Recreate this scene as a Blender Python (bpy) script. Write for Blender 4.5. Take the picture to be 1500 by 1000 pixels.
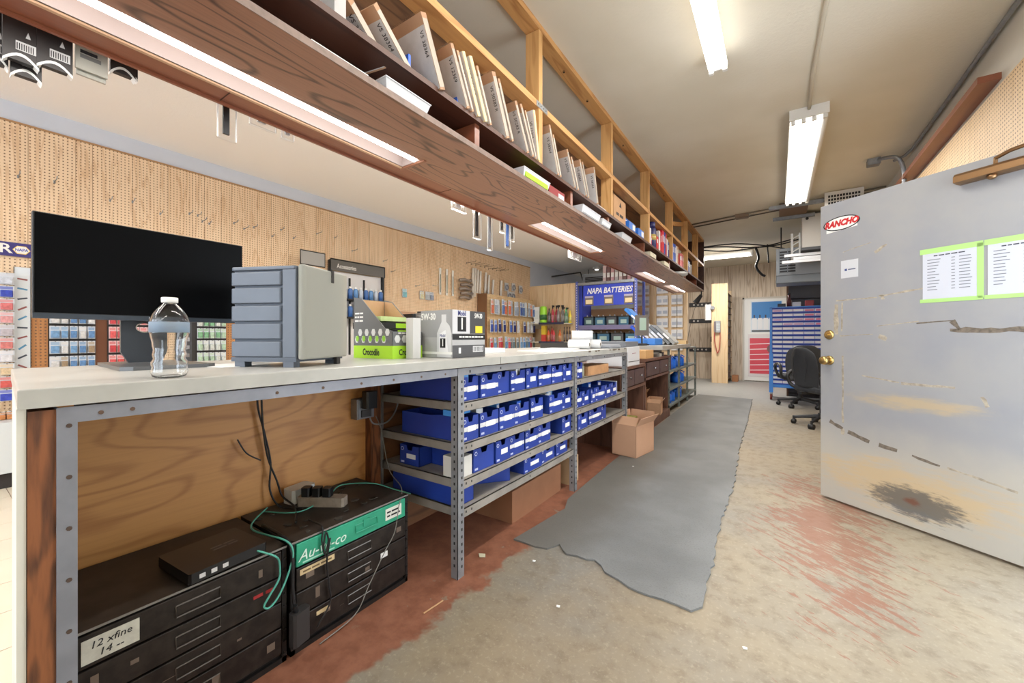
import bpy, math, random
from mathutils import Vector, Matrix
rnd = random.Random(7)
for o in list(bpy.data.objects): bpy.data.objects.remove(o)
scene = bpy.context.scene
COL = scene.collection
PI = math.pi

# ------------------------------------------------------------------ camera, world, exposure
cam_d = bpy.data.cameras.new('camera'); cam = bpy.data.objects.new('camera', cam_d); COL.objects.link(cam)
cam_d.sensor_width = 36.0; cam_d.lens = 583.0 / 1500.0 * 36.0
cam_d.shift_y = -0.004; cam_d.clip_start = 0.02
cam.location = (0, 0, 1.10); cam.rotation_euler = (PI / 2, 0, math.radians(33.715))
scene.camera = cam
world = bpy.data.worlds.new('world'); scene.world = world; world.use_nodes = True
world.node_tree.nodes['Background'].inputs[0].default_value = (0.82, 0.9, 1.0, 1)
world.node_tree.nodes['Background'].inputs[1].default_value = 6.0
scene.view_settings.view_transform = 'Standard'; scene.view_settings.look = 'None'
scene.view_settings.gamma = 1.0; scene.view_settings.use_curve_mapping = False
scene.view_settings.exposure = 0.12
LIGHT = 1.0            # common factor of all fluorescent lamps
LAMP_COL = (1.0, 0.965, 0.91)

# ------------------------------------------------------------------ helpers: materials
def srgb(c):
    f = lambda v: v / 12.92 if v <= 0.04045 else ((v + 0.055) / 1.055) ** 2.4
    return tuple(f(v / 255.0) for v in c) + (1.0,)
class NT:
    def __init__(s, name):
        s.m = bpy.data.materials.new(name); s.m.use_nodes = True
        s.t = s.m.node_tree; s.bsdf = s.t.nodes['Principled BSDF']
    def n(s, typ, **kw):
        nd = s.t.nodes.new(typ)
        for k, v in kw.items(): setattr(nd, k, v)
        return nd
    def set(s, sock, v):
        if hasattr(v, 'is_linked') or isinstance(v, bpy.types.NodeSocket): s.t.links.new(v, sock)
        else: sock.default_value = v
    def math(s, op, a, b=None, c=None, clamp=False):
        nd = s.n('ShaderNodeMath', operation=op); nd.use_clamp = clamp
        s.set(nd.inputs[0], a)
        if b is not None: s.set(nd.inputs[1], b)
        if c is not None: s.set(nd.inputs[2], c)
        return nd.outputs[0]
    def mix(s, f, a, b):
        nd = s.n('ShaderNodeMix', data_type='RGBA'); s.set(nd.inputs[0], f); s.set(nd.inputs[6], a); s.set(nd.inputs[7], b)
        return nd.outputs[2]
    def pos(s, obj=False, scale=(1, 1, 1), loc=(0, 0, 0)):
        src = s.n('ShaderNodeTexCoord').outputs['Object'] if obj else s.n('ShaderNodeNewGeometry').outputs['Position']
        mp = s.n('ShaderNodeMapping'); mp.inputs['Scale'].default_value = scale; mp.inputs['Location'].default_value = loc
        s.t.links.new(src, mp.inputs['Vector']); return mp.outputs[0]
    def noise(s, vec, scale, detail=3, rough=0.55, dist=0.0):
        nd = s.n('ShaderNodeTexNoise'); s.t.links.new(vec, nd.inputs['Vector'])
        nd.inputs['Scale'].default_value = scale; nd.inputs['Detail'].default_value = detail
        nd.inputs['Roughness'].default_value = rough; nd.inputs['Distortion'].default_value = dist
        return nd.outputs['Fac']
    def ramp(s, f, stops):
        nd = s.n('ShaderNodeValToRGB'); s.set(nd.inputs[0], f); e = nd.color_ramp.elements
        while len(e) > 2: e.remove(e[-1])
        for i, (p, c) in enumerate(stops):
            if i >= 2: e.new(p)
            e[i].position = p; e[i].color = c
        return nd.outputs[0]
    def step(s, f, a, b): # smooth 0..1 between a and b
        nd = s.n('ShaderNodeMapRange'); nd.interpolation_type = 'SMOOTHSTEP'; s.set(nd.inputs[0], f)
        nd.inputs[1].default_value = a; nd.inputs[2].default_value = b; return nd.outputs[0]
    def sep(s, v):
        nd = s.n('ShaderNodeSeparateXYZ'); s.t.links.new(v, nd.inputs[0]); return nd.outputs
    def bump(s, h, dist=0.002, strength=0.5):
        nd = s.n('ShaderNodeBump'); nd.inputs['Distance'].default_value = dist; nd.inputs['Strength'].default_value = strength
        s.t.links.new(h, nd.inputs['Height']); s.t.links.new(nd.outputs[0], s.bsdf.inputs['Normal'])
    def out(s, col, rough=0.5, metal=0.0, spec=None):
        s.set(s.bsdf.inputs['Base Color'], col); s.set(s.bsdf.inputs['Roughness'], rough); s.bsdf.inputs['Metallic'].default_value = metal
        if spec is not None: s.bsdf.inputs['Specular IOR Level'].default_value = spec
        return s.m
_cache = {}
def M(c, rough=0.5, metal=0.0, var=0.0, vs=6.0, bump=0.0, name=None, c2=None, spec=None):
    key = (c, rough, metal, var, vs, bump, c2)
    if key in _cache: return _cache[key]
    t = NT(name or 'paint_%d_%d_%d' % c)
    col = srgb(c)
    if var or bump or c2:
        nz = t.noise(t.pos(), vs, 4)
        if c2: colour = t.mix(t.step(nz, 0.5 - var, 0.5 + var), col, srgb(c2))
        else:
            dk = tuple(max(0, v * (1 - var)) for v in col[:3]) + (1,); lt = tuple(min(1, v * (1 + var)) for v in col[:3]) + (1,)
            colour = t.mix(t.step(nz, 0.3, 0.7), dk, lt)
        if bump: t.bump(t.noise(t.pos(), vs * 6, 3), bump, 0.6)
    else: colour = col
    _cache[key] = t.out(colour, rough, metal, spec); return _cache[key]
def emis(name, c, s):
    t = NT(name); t.bsdf.inputs['Emission Color'].default_value = c + (1,); t.bsdf.inputs['Emission Strength'].default_value = s
    return t.out(c + (1,), 0.4)
def glassy(name, c, rough=0.05, ior=1.3, trans=1.0, alpha=1.0):
    t = NT(name); t.bsdf.inputs['Transmission Weight'].default_value = trans; t.bsdf.inputs['IOR'].default_value = ior
    t.bsdf.inputs['Alpha'].default_value = alpha
    return t.out(srgb(c), rough)
def wood(name, light, dark, sc=(6, 0.8, 6), rings=9.0, rough=0.45, line=0.35, fine=(90, 2, 90), mixd=0.8, obj=False):
    """contour-line grain: level lines of a stretched noise give cathedral figures"""
    t = NT(name); p = t.pos(obj, sc)
    nz = t.noise(p, 1.0, 2, 0.45, 0.3)
    w = t.math('FRACT', t.math('MULTIPLY', nz, rings))
    tri = t.math('ABSOLUTE', t.math('SUBTRACT', w, 0.5))
    g = t.step(tri, 0.5 - line, 0.5)
    fn = t.noise(t.pos(obj, fine), 1.0, 3, 0.6)
    g2 = t.math('ADD', t.math('MULTIPLY', g, mixd), t.math('MULTIPLY', t.math('SUBTRACT', fn, 0.45), 0.9), clamp=True)
    return t.out(t.mix(g2, srgb(light), srgb(dark)), rough)
def pegboard(name, light, dark, axis, pitch=0.0254, r=0.17, grain=(3, 14, 1.2)):
    t = NT(name); p = t.pos(); xyz = t.sep(p); a = xyz[axis]; z = xyz[2]
    fa = t.math('SUBTRACT', t.math('FRACT', t.math('DIVIDE', t.math('ADD', a, 20.0), pitch)), 0.5)
    fz = t.math('SUBTRACT', t.math('FRACT', t.math('DIVIDE', z, pitch)), 0.5)
    d = t.math('SQRT', t.math('ADD', t.math('MULTIPLY', fa, fa), t.math('MULTIPLY', fz, fz)))
    hole = t.math('LESS_THAN', d, r)
    nz = t.noise(t.pos(False, grain), 1.0, 3, 0.6, 0.4)
    w = t.math('ABSOLUTE', t.math('SUBTRACT', t.math('FRACT', t.math('MULTIPLY', nz, 7.0)), 0.5))
    rnd_i = t.n('ShaderNodeObjectInfo').outputs['Random']
    g = t.math('ADD', t.math('MULTIPLY', t.step(w, 0.25, 0.5), 0.6), t.math('MULTIPLY', rnd_i, 0.3), clamp=True)
    col = t.mix(g, srgb(light), srgb(dark))
    col = t.mix(hole, col, srgb((120, 90, 66)))
    return t.out(col, 0.55)

# ------------------------------------------------------------------ helpers: meshes
ORG = {}
class MB:
    def __init__(s, world=False): s.v = []; s.f = []; s.w = world; s.T = None
    def add(s, vs, fs, T=None):
        T = T or s.T; k = len(s.v)
        s.v += [tuple(T @ Vector(p)) for p in vs] if T else [tuple(p) for p in vs]
        s.f += [tuple(i + k for i in f) for f in fs]; return s
    def box(s, x0, x1, y0, y1, z0, z1, T=None):
        x0, x1 = min(x0, x1), max(x0, x1); y0, y1 = min(y0, y1), max(y0, y1); z0, z1 = min(z0, z1), max(z0, z1)
        vs = [(x, y, z) for z in (z0, z1) for y in (y0, y1) for x in (x0, x1)]
        return s.add(vs, [(0, 2, 3, 1), (4, 5, 7, 6), (0, 1, 5, 4), (1, 3, 7, 5), (3, 2, 6, 7), (2, 0, 4, 6)], T)
    def rbox(s, x0, x1, y0, y1, z0, z1, b, T=None): # box with chamfered vertical edges
        poly = [(x0 + b, y0), (x1 - b, y0), (x1, y0 + b), (x1, y1 - b), (x1 - b, y1), (x0 + b, y1), (x0, y1 - b), (x0, y0 + b)]
        return s.prism(poly, 'z', z0, z1, T)
    def prism(s, poly, axis, a, b, T=None):
        n = len(poly)
        mk = {'z': lambda p, h: (p[0], p[1], h), 'x': lambda p, h: (h, p[0], p[1]), 'y': lambda p, h: (p[0], h, p[1])}[axis]
        vs = [mk(p, a) for p in poly] + [mk(p, b) for p in poly]
        area = sum(poly[i][0] * poly[(i + 1) % n][1] - poly[(i + 1) % n][0] * poly[i][1] for i in range(n))
        flip = (area < 0) != (axis == 'y') != (b < a)
        fs = [tuple(range(n))[::-1], tuple(range(n, 2 * n))] + [(i, (i + 1) % n, n + (i + 1) % n, n + i) for i in range(n)]
        if flip: fs = [f[::-1] for f in fs]
        return s.add(vs, fs, T)
    def cyl(s, p, q, r, n=10, r2=None, T=None):
        p, q = Vector(p), Vector(q); d = (q - p).normalized(); r2 = r if r2 is None else r2
        u = d.orthogonal().normalized(); w = d.cross(u)
        vs = []
        for c, rr in ((p, r), (q, r2)):
            vs += [tuple(c + (u * math.cos(2 * PI * i / n) + w * math.sin(2 * PI * i / n)) * rr) for i in range(n)]
        fs = [tuple(range(n))[::-1], tuple(range(n, 2 * n))] + [(i, (i + 1) % n, n + (i + 1) % n, n + i) for i in range(n)]
        return s.add(vs, fs, T)
    def tube(s, pts, r, n=6, smooth=0):
        P = [Vector(p) for p in pts]
        if smooth:
            Q = []
            for i in range(len(P) - 1):
                a, b, c, d = P[max(i - 1, 0)], P[i], P[i + 1], P[min(i + 2, len(P) - 1)]
                for k in range(smooth):
                    t = k / smooth
                    Q.append(0.5 * ((2 * b) + (c - a) * t + (2 * a - 5 * b + 4 * c - d) * t * t + (3 * b - a - 3 * c + d) * t ** 3))
            P = Q + [P[-1]]
        rings = []; u = None
        for i, p in enumerate(P):
            d = (P[min(i + 1, len(P) - 1)] - P[max(i - 1, 0)])
            d = d.normalized() if d.length > 1e-9 else Vector((0, 0, 1))
            u = d.orthogonal().normalized() if u is None else (u - d * u.dot(d))
            u = u.normalized() if u.length > 1e-6 else d.orthogonal().normalized()
            w = d.cross(u)
            rings.append([tuple(p + (u * math.cos(2 * PI * k / n) + w * math.sin(2 * PI * k / n)) * r) for k in range(n)])
        vs = [v for rg in rings for v in rg]; fs = []
        for i in range(len(rings) - 1):
            for k in range(n): fs.append((i * n + k, i * n + (k + 1) % n, (i + 1) * n + (k + 1) % n, (i + 1) * n + k))
        fs += [tuple(range(n))[::-1], tuple(range(len(vs) - n, len(vs)))]
        return s.add(vs, fs)
    def lathe(s, prof, n=16, c=(0, 0, 0), T=None):
        vs = [(c[0] + r * math.cos(2 * PI * i / n), c[1] + r * math.sin(2 * PI * i / n), c[2] + z) for r, z in prof for i in range(n)]
        m = len(prof); fs = [(j * n + i, j * n + (i + 1) % n, (j + 1) * n + (i + 1) % n, (j + 1) * n + i) for j in range(m - 1) for i in range(n)]
        fs += [tuple(range(n))[::-1], tuple(range((m - 1) * n, m * n))]
        return s.add(vs, fs, T)
    def mesh(s, name, mat, off=None, smooth=False):
        me = bpy.data.meshes.new(name)
        vs = [tuple(Vector(p) - off) for p in s.v] if off is not None else s.v
        me.from_pydata(vs, [], s.f); me.materials.append(mat)
        if smooth: me.polygons.foreach_set('use_smooth', [True] * len(me.polygons))
        me.update(); return me
    def build(s, name, mat, parent=None, smooth=False, bevel=0):
        off = ORG.get(parent.name) if (s.w and parent) else None
        o = bpy.data.objects.new(name, s.mesh(name, mat, off, smooth)); COL.objects.link(o)
        if parent: o.parent = parent; ORG[o.name] = ORG.get(parent.name, Vector((0, 0, 0)))
        else: ORG[o.name] = Vector((0, 0, 0))
        if bevel:
            md = o.modifiers.new('bevel', 'BEVEL'); md.width = bevel; md.segments = 2; md.limit_method = 'ANGLE'
        return o
def wb(): return MB(True)
def share(name, me, parent, loc=(0, 0, 0), rot=(0, 0, 0), scale=(1, 1, 1)):
    o = bpy.data.objects.new(name, me); COL.objects.link(o); o.parent = parent; o.location = loc; o.rotation_euler = rot; o.scale = scale; return o
def tag(o, label, cat, group=None):
    o['label'] = label; o['category'] = cat
    if group: o['group'] = group
    return o
def thing(name, label, cat, loc=(0, 0, 0), rz=0.0, group=None):
    o = bpy.data.objects.new(name, None); COL.objects.link(o); o.location = loc; o.rotation_euler = (0, 0, rz); o.empty_display_size = 0.05
    ORG[o.name] = Vector(loc); return tag(o, label, cat, group)
def put(o, loc, rz=0.0): o.location = loc; o.rotation_euler = (0, 0, rz); return o
ORD = ('first', 'second', 'third', 'fourth', 'fifth', 'sixth', 'seventh', 'eighth', 'ninth', 'tenth', 'eleventh', 'twelfth', 'thirteenth', 'fourteenth', 'fifteenth', 'sixteenth')
def struct(o): o['kind'] = 'structure'; return o
def dup(root, loc, rz=None, label=None, group=None, scale=None):
    r = root.copy(); COL.objects.link(r); r.location = loc
    if rz is not None: r.rotation_euler = (root.rotation_euler[0], root.rotation_euler[1], rz)
    if scale: r.scale = scale
    if label: r['label'] = label
    if group: r['group'] = group
    for ch in list(root.children):
        c = ch.copy(); COL.objects.link(c); c.parent = r
        for g in ch.children:
            d = g.copy(); COL.objects.link(d); d.parent = c
    return r
FX_ = (PI / 2, 0, PI / 2)     # text facing +x
FY_ = (PI / 2, 0, 0)          # text facing -y
def text(name, body, size, mat, parent, loc, rot=FX_, sx=1.0, shear=0.0, align='CENTER', bold=0.0, world=False):
    cu = bpy.data.curves.new(name, 'FONT'); cu.body = body; cu.size = size; cu.extrude = 0.0004; cu.shear = shear; cu.offset = bold
    cu.align_x = align; cu.align_y = 'CENTER'; cu.resolution_u = 2
    tmp = bpy.data.objects.new('tmp', cu); COL.objects.link(tmp)
    bpy.context.view_layer.update()
    dg = bpy.context.evaluated_depsgraph_get(); me = bpy.data.meshes.new_from_object(tmp.evaluated_get(dg))
    bpy.data.objects.remove(tmp); me.materials.clear(); me.materials.append(mat)
    o = bpy.data.objects.new(name, me); COL.objects.link(o); o.parent = parent
    if world and parent: loc = tuple(Vector(loc) - ORG[parent.name])
    o.location = loc; o.rotation_euler = rot; o.scale = (sx, 1, 1); return o
def smudge(name, width, size, rows, mat, parent, loc, rot=FX_, world=False, seed=1):
    """print too small to read in the photograph: rows of short word-length strokes, centred on loc"""
    r = random.Random(seed); b = MB()
    for k in range(rows):
        y = (rows - 1) / 2 * size * 1.5 - k * size * 1.5; x = -width / 2
        while x < width / 2 - size * 0.5:
            w = min(r.uniform(1.2, 3.6) * size, width / 2 - x); b.box(x, x + w, y - size * 0.32, y + size * 0.32, 0, 0.0004); x += w + size * 0.5
    o = b.build(name, mat, parent)
    if world and parent: loc = tuple(Vector(loc) - ORG[parent.name])
    o.location = loc; o.rotation_euler = rot; return o
def T_(loc=(0, 0, 0), rx=0, ry=0, rz=0):
    return Matrix.Translation(loc) @ Matrix.Rotation(rz, 4, 'Z') @ Matrix.Rotation(ry, 4, 'Y') @ Matrix.Rotation(rx, 4, 'X')

# ------------------------------------------------------------------ shared materials
WHITE = M((232, 232, 228), 0.5); OFFW = M((214, 211, 202), 0.55, var=0.06, vs=3)
BLACK = M((22, 23, 25), 0.45); DARK = M((45, 42, 40), 0.6); RUBBER = M((30, 30, 31), 0.7)
CHROME = M((190, 190, 190), 0.25, 1.0); GALV = M((150, 153, 156), 0.42, 0.75, var=0.12, vs=20)
BRASS = M((196, 168, 110), 0.28, 1.0); BRONZE = M((150, 118, 84), 0.35, 0.85)
STEEL = M((142, 143, 146), 0.5, 0.35, var=0.14, vs=9, name='grey_shelf_steel')
HOLE = M((38, 38, 40), 0.8); BLUE = M((34, 62, 152), 0.45, var=0.10, vs=5, name='blue_bin_card'); DBLUE = M((22, 40, 120), 0.6)
KRAFT = M((188, 148, 116), 0.75, var=0.08, vs=8); KRAFT_D = M((150, 112, 84), 0.8, var=0.08, vs=8)
PAPER = M((236, 236, 234), 0.7); LABEL = M((214, 214, 214), 0.6, var=0.12, vs=90, name='worn_label')
INK = M((30, 30, 34), 0.7); RED = M((196, 40, 44), 0.5); LIME = M((164, 214, 40), 0.5); YELLOW = M((232, 206, 52), 0.5)
GREENM = M((60, 150, 76), 0.5); SKYB = M((70, 150, 226), 0.45); TEAL = M((110, 190, 172), 0.5)
PINE = wood('pine_stud', (214, 166, 106), (178, 124, 66), (9, 9, 0.9), 5, 0.6, 0.25, (60, 60, 3), 0.5)
PINE_Y = wood('pine_rail', (206, 156, 98), (160, 104, 54), (9, 0.9, 9), 5, 0.6, 0.25, (60, 3, 60), 0.5)
OAK = wood('oak_laminate_soffit', (150, 106, 84), (72, 48, 38), (5.5, 0.75, 5.5), 13.0, 0.36, 0.16, (150, 3.5, 150), 0.8)
OAK_TRIM = wood('red_brown_trim', (138, 82, 58), (104, 58, 40), (10, 0.4, 10), 3, 0.34, 0.2, (120, 1.5, 120), 0.3)
DWOOD = wood('dark_stained_shelf', (74, 42, 30), (44, 24, 18), (8, 0.6, 8), 4, 0.45, 0.25, (80, 2, 80), 0.5)
PLY = wood('plywood_amber', (198, 142, 80), (156, 100, 50), (1.5, 1.0, 3.6), 12, 0.5, 0.25, (30, 3, 90), 0.55)
OLDWOOD = wood('worn_brown_stud', (138, 84, 48), (64, 36, 20), (18, 18, 3), 5, 0.6, 0.35, (140, 140, 14), 0.7)
DESK = wood('walnut_desk', (112, 78, 62), (68, 44, 36), (10, 10, 1.4), 4, 0.45, 0.3, (70, 70, 4), 0.5)
PEG_L = pegboard('pegboard_oak_print', (236, 209, 174), (212, 175, 134), 1, r=0.18, grain=(3, 9, 0.9))
PEG_PLAIN = pegboard('pegboard_tan', (224, 194, 150), (206, 172, 124), 1, r=0.2)
PEG_BROWN = pegboard('pegboard_brown', (188, 134, 84), (172, 116, 68), 1, r=0.22)
PANEL_X = wood('tan_wall_panel', (226, 198, 158), (204, 168, 124), (8, 8, 0.7), 5, 0.5, 0.3, (60, 60, 1.5), 0.5)
PANEL_B = wood('grey_washed_panel', (210, 194, 174), (168, 146, 124), (9, 9, 0.7), 6, 0.6, 0.3, (70, 70, 1.2), 0.7)
CLEAR = glassy('clear_plastic', (238, 240, 242), 0.12, 1.15, 0.75)
BAG = M((222, 216, 210), 0.22, var=0.08, vs=40, name='clear_bag_over_card')

# ------------------------------------------------------------------ lamps
TUBE = emis('fluorescent_tube', LAMP_COL, 7.5 * LIGHT); TUBE_S = emis('soffit_tube', LAMP_COL, 4.5 * LIGHT); TUBE_DIM = M((236, 236, 232), 0.35)
FIXW = M((226, 224, 218), 0.45)
def lamp_light(parent, size_x, size_y, power, loc, spread=PI):
    ld = bpy.data.lights.new('lamp_light', 'AREA'); ld.shape = 'RECTANGLE'; ld.size = size_x; ld.size_y = size_y
    ld.energy = power * LIGHT; ld.color = LAMP_COL; ld.spread = spread
    lo = bpy.data.objects.new('lamp_light', ld); COL.objects.link(lo); lo.parent = parent; lo.location = loc; return lo
def tube_fixture(loc, length, width, ntubes, lit, label, power, rz=0.0, group=None, bare=True, drop=0.0):
    """surface mounted fluorescent batten; origin at ceiling, runs along local y"""
    t = thing('fluorescent_fixture', label, 'light fixture', loc, rz, group)
    w = width / 2; L = length / 2
    if drop:
        for sgn in (-1, 1): MB().cyl((0, sgn * L * 0.7, 0), (0, sgn * L * 0.7, drop), 0.006, 6).build('hanger', GALV, t)
    if bare: MB().box(-w * 0.5, w * 0.5, -L, L, -0.055, 0.0).build('channel', FIXW, t)
    else:
        MB().prism([(-w, -0.075), (-w * 0.55, -0.03), (-w * 0.55, 0), (w * 0.55, 0), (w * 0.55, -0.03), (w, -0.075), (w * 0.93, -0.078), (w * 0.5, -0.036), (-w * 0.5, -0.036), (-w * 0.93, -0.078)], 'y', -L, L).build('reflector', FIXW, t)
    for sgn in (-1, 1):
        MB().box(-w, w, sgn * L - 0.006 + sgn * .006, sgn * L + 0.006 + sgn * .006, -0.085, 0.0).build('end_plate', FIXW, t)
    for i in range(ntubes):
        xx = (i - (ntubes - 1) / 2) * (width * 0.8 / max(ntubes - 1, 1)) if ntubes > 1 else 0
        tb = MB().cyl((xx, -L + 0.03, -0.082), (xx, L - 0.03, -0.082), 0.0165, 10).build('tube', TUBE if i in lit else TUBE_DIM, t, True)
        for sgn in (-1, 1):
            MB().box(xx - 0.014, xx + 0.014, sgn * (L - 0.028), sgn * (L - 0.002), -0.112, -0.06).build('socket', FIXW, tb)
    lamp_light(t, width * 0.8, length * 0.95, power, (0, 0, -0.12))
    return t
tube_fixture((0.21, 5.2, 2.95), 2.44, 0.26, 4, (0, 1, 2), 'wide four-tube fluorescent fixture hanging over the aisle beyond the open door', 40, bare=False)
tube_fixture((-0.325, 1.72, 2.95), 2.44, 0.10, 2, (0, 1), 'narrow two-tube fluorescent batten on the ceiling beside the timber frame', 34, bare=False)
tube_fixture((-1.05, 9.5, 2.88), 1.25, 0.16, 2, (0, 1), 'fluorescent batten mounted crosswise near the panelled back wall', 80, PI / 2, drop=0.07)
tube_fixture((0.2, -1.9, 2.95), 2.44, 0.10, 2, (0, 1), 'added two-tube fluorescent fixture on the ceiling, unseen behind the camera', 10)  # added lamp out of view, lifts the general light of the room
for yy in (-1.2, 2.6, 6.2): tube_fixture((-2.55, yy, 2.66), 2.44, 0.26, 4, (0, 1, 2, 3), 'added four-tube fluorescent fixture on hangers over the customer side, hidden by the soffit', 36, group='added customer side lights', drop=0.29)  # added lamps concealed by the soffit, hung low to brighten the customer-side ceiling

# ------------------------------------------------------------------ room shell
XL, XR, YB, YF, ZC = -5.0, 1.12, 11.7, -3.6, 2.95
def floor_mat():
    t = NT('worn_concrete_floor'); p = t.pos(); xyz = t.sep(p); X, Y = xyz[0], xyz[1]
    n1 = t.noise(p, 1.3, 4); n2 = t.noise(p, 14, 4, 0.65); n3 = t.noise(t.pos(False, (1, 1, 1)), 60, 3, 0.7)
    r1 = t.n('ShaderNodeMapping'); r1.inputs['Rotation'].default_value = (0, 0, math.radians(38)); t.t.links.new(p, r1.inputs['Vector'])
    r2 = t.n('ShaderNodeMapping'); r2.inputs['Scale'].default_value = (6, 28, 1); t.t.links.new(r1.outputs[0], r2.inputs['Vector'])
    st = t.noise(r2.outputs[0], 1.0, 5, 0.72)
    conc = t.mix(t.step(n1, 0.35, 0.65), srgb((142, 128, 106)), srgb((128, 124, 116)))
    conc = t.mix(t.step(X, -0.75, 0.15), conc, t.mix(t.step(n1, 0.3, 0.7), srgb((156, 144, 122)), srgb((140, 132, 118))))
    conc = t.mix(t.math('MULTIPLY', t.step(n2, 0.45, 0.72), 0.5), conc, srgb((112, 98, 80)))
    conc = t.mix(t.math('MULTIPLY', t.step(n3, 0.52, 0.72), 0.3), conc, srgb((188, 178, 156)))
    conc = t.mix(t.step(Y, 6.5, 8.5), conc, srgb((150, 149, 145)))
    # red-brown paint left under the counter
    e = t.math('ADD', X, t.math('MULTIPLY', t.math('SUBTRACT', t.noise(p, 4, 4, 0.7), 0.5), 0.38))
    under = t.math('SUBTRACT', 1.0, t.step(e, -1.13, -1.08))
    chips = t.step(t.noise(p, 9, 5, 0.7), 0.62, 0.66)
    edge = t.step(X, -1.5, -1.0); under = t.math('MULTIPLY', under, t.math('SUBTRACT', 1.0, t.step(Y, 4.6, 6.0)))
    under = t.math('MULTIPLY', under, t.math('SUBTRACT', 1.0, t.math('MULTIPLY', chips, edge)))
    # remains of paint by the door
    dx = t.math('DIVIDE', t.math('SUBTRACT', X, 0.26), 0.5); dy = t.math('DIVIDE', t.math('SUBTRACT', Y, 3.0), 1.5)
    d = t.math('SQRT', t.math('ADD', t.math('MULTIPLY', dx, dx), t.math('MULTIPLY', dy, dy)))
    patch = t.step(t.math('ADD', t.math('SUBTRACT', st, t.math('MULTIPLY', d, 0.26)), t.math('MULTIPLY', t.math('SUBTRACT', n1, 0.5), 0.5)), 0.36, 0.42)
    patch = t.math('MULTIPLY', patch, t.step(X, -0.28, -0.02))
    red = t.mix(t.step(n2, 0.3, 0.7), srgb((122, 76, 56)), srgb((146, 96, 74)))
    col = t.mix(under, conc, red); col = t.mix(t.math('MULTIPLY', patch, 0.8), col, srgb((142, 96, 76)))
    t.bump(n3, 0.0015, 0.5)
    return t.out(col, t.math('ADD', 0.42, t.math('MULTIPLY', n2, 0.3)))
floor = struct(wb().box(XL - 0.1, XR + 0.1, YF, YB + 0.1, -0.12, 0.0).build('floor', floor_mat()))
# cream tiles of the customer side, laid on the slab
TILE = M((222, 212, 192), 0.35, var=0.04, vs=2, name='cream_floor_tile')
tm = MB().box(0.002, 0.303, 0.002, 0.303, 0.0, 0.006).mesh('floor_tile', TILE)
for i in range(10):
    for j in range(8): share('floor_tile', tm, floor, (-5.0 + i * 0.305, -0.55 + j * 0.305, 0.0))
rest = wb()
for i in range(10):
    for j in range(8, 28): rest.box(-5.0 + i * 0.305 + 0.002, -5.0 + i * 0.305 + 0.303, -0.55 + j * 0.305 + .002, -0.55 + j * 0.305 + 0.303, 0, 0.006)
o = rest.build('floor_tile_field', TILE, floor); o['kind'] = 'stuff'
def ceil_mat():
    t = NT('textured_cream_ceiling'); p = t.pos(); n = t.noise(p, 0.9, 3)
    t.bump(t.noise(p, 45, 4, 0.7), 0.006, 0.35)
    cream = t.mix(t.step(n, 0.3, 0.7), srgb((226, 219, 202)), srgb((214, 206, 186)))
    return t.out(t.mix(t.step(t.sep(p)[0], -1.95, -1.75), srgb((240, 238, 234)), cream), 0.75)
struct(wb().box(XL - 0.1, XR + 0.1, YF, YB + 0.1, ZC, ZC + 0.12).build('ceiling', ceil_mat()))
wl = struct(wb().box(XL - 0.12, XL, YF, YB, 0, ZC).build('wall_left', M((206, 212, 222), 0.7, var=0.03, vs=2)))
yy = YF
while yy < 8.25:
    w = rnd.choice((0.10, 0.15, 0.2, 0.2, 0.26)); y1 = min(yy + w, 8.27)
    wb().box(XL, XL + 0.008, yy + 0.0015, y1 - 0.0015, 0.05, 2.79).build('plank', PEG_L, wl); yy = y1
wb().box(XL, XL + 0.004, YF, 8.27, 0.05, 2.785).build('groove_backing', M((150, 112, 76), 0.8), wl)
wb().box(XL, XL + 0.014, YF, 8.27, 2.785, 2.80).build('cap_strip', M((170, 132, 92), 0.6), wl)
wbk = struct(wb().box(XL - 0.1, XR + 0.1, YB, YB + 0.12, 0, ZC).build('wall_back', M((118, 98, 80), 0.8)))
xx = -2.6
while xx < XR:
    w = rnd.choice((0.11, 0.15, 0.2, 0.24)); x1 = min(xx + w, XR)
    wb().box(xx + 0.002, x1 - 0.002, YB - 0.01, YB, 0.0, ZC).build('plank', PANEL_B, wbk); xx = x1
wb().box(XL, -2.6, YB - 0.012, YB, 0, ZC).build('painted_board', M((222, 222, 218), 0.6), wbk)
# right wall with the doorway that the grey door belongs to
RWM = M((216, 212, 200), 0.7, var=0.04, vs=2)
r_ = wb(); r_.box(XR, XR + 0.12, 2.80, YB, 0, ZC); r_.box(XR, XR + 0.12, YF, 1.70, 0, ZC); r_.box(XR, XR + 0.12, 1.70, 2.80, 2.06, ZC)
wr = struct(r_.build('wall_right', RWM))
yy = 2.85
while yy < 8.0:
    y1 = min(yy + 0.61, 8.0); wb().box(XR - 0.008, XR, yy + 0.001, y1 - 0.001, 0.0, 2.62).build('pegboard_panel', PEG_PLAIN, wr); yy = y1
tr1 = struct(wb().box(XR - 0.10, XR, 3.62, 7.9, 2.655, 2.695).build('trim_1', OAK_TRIM, None))
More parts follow.
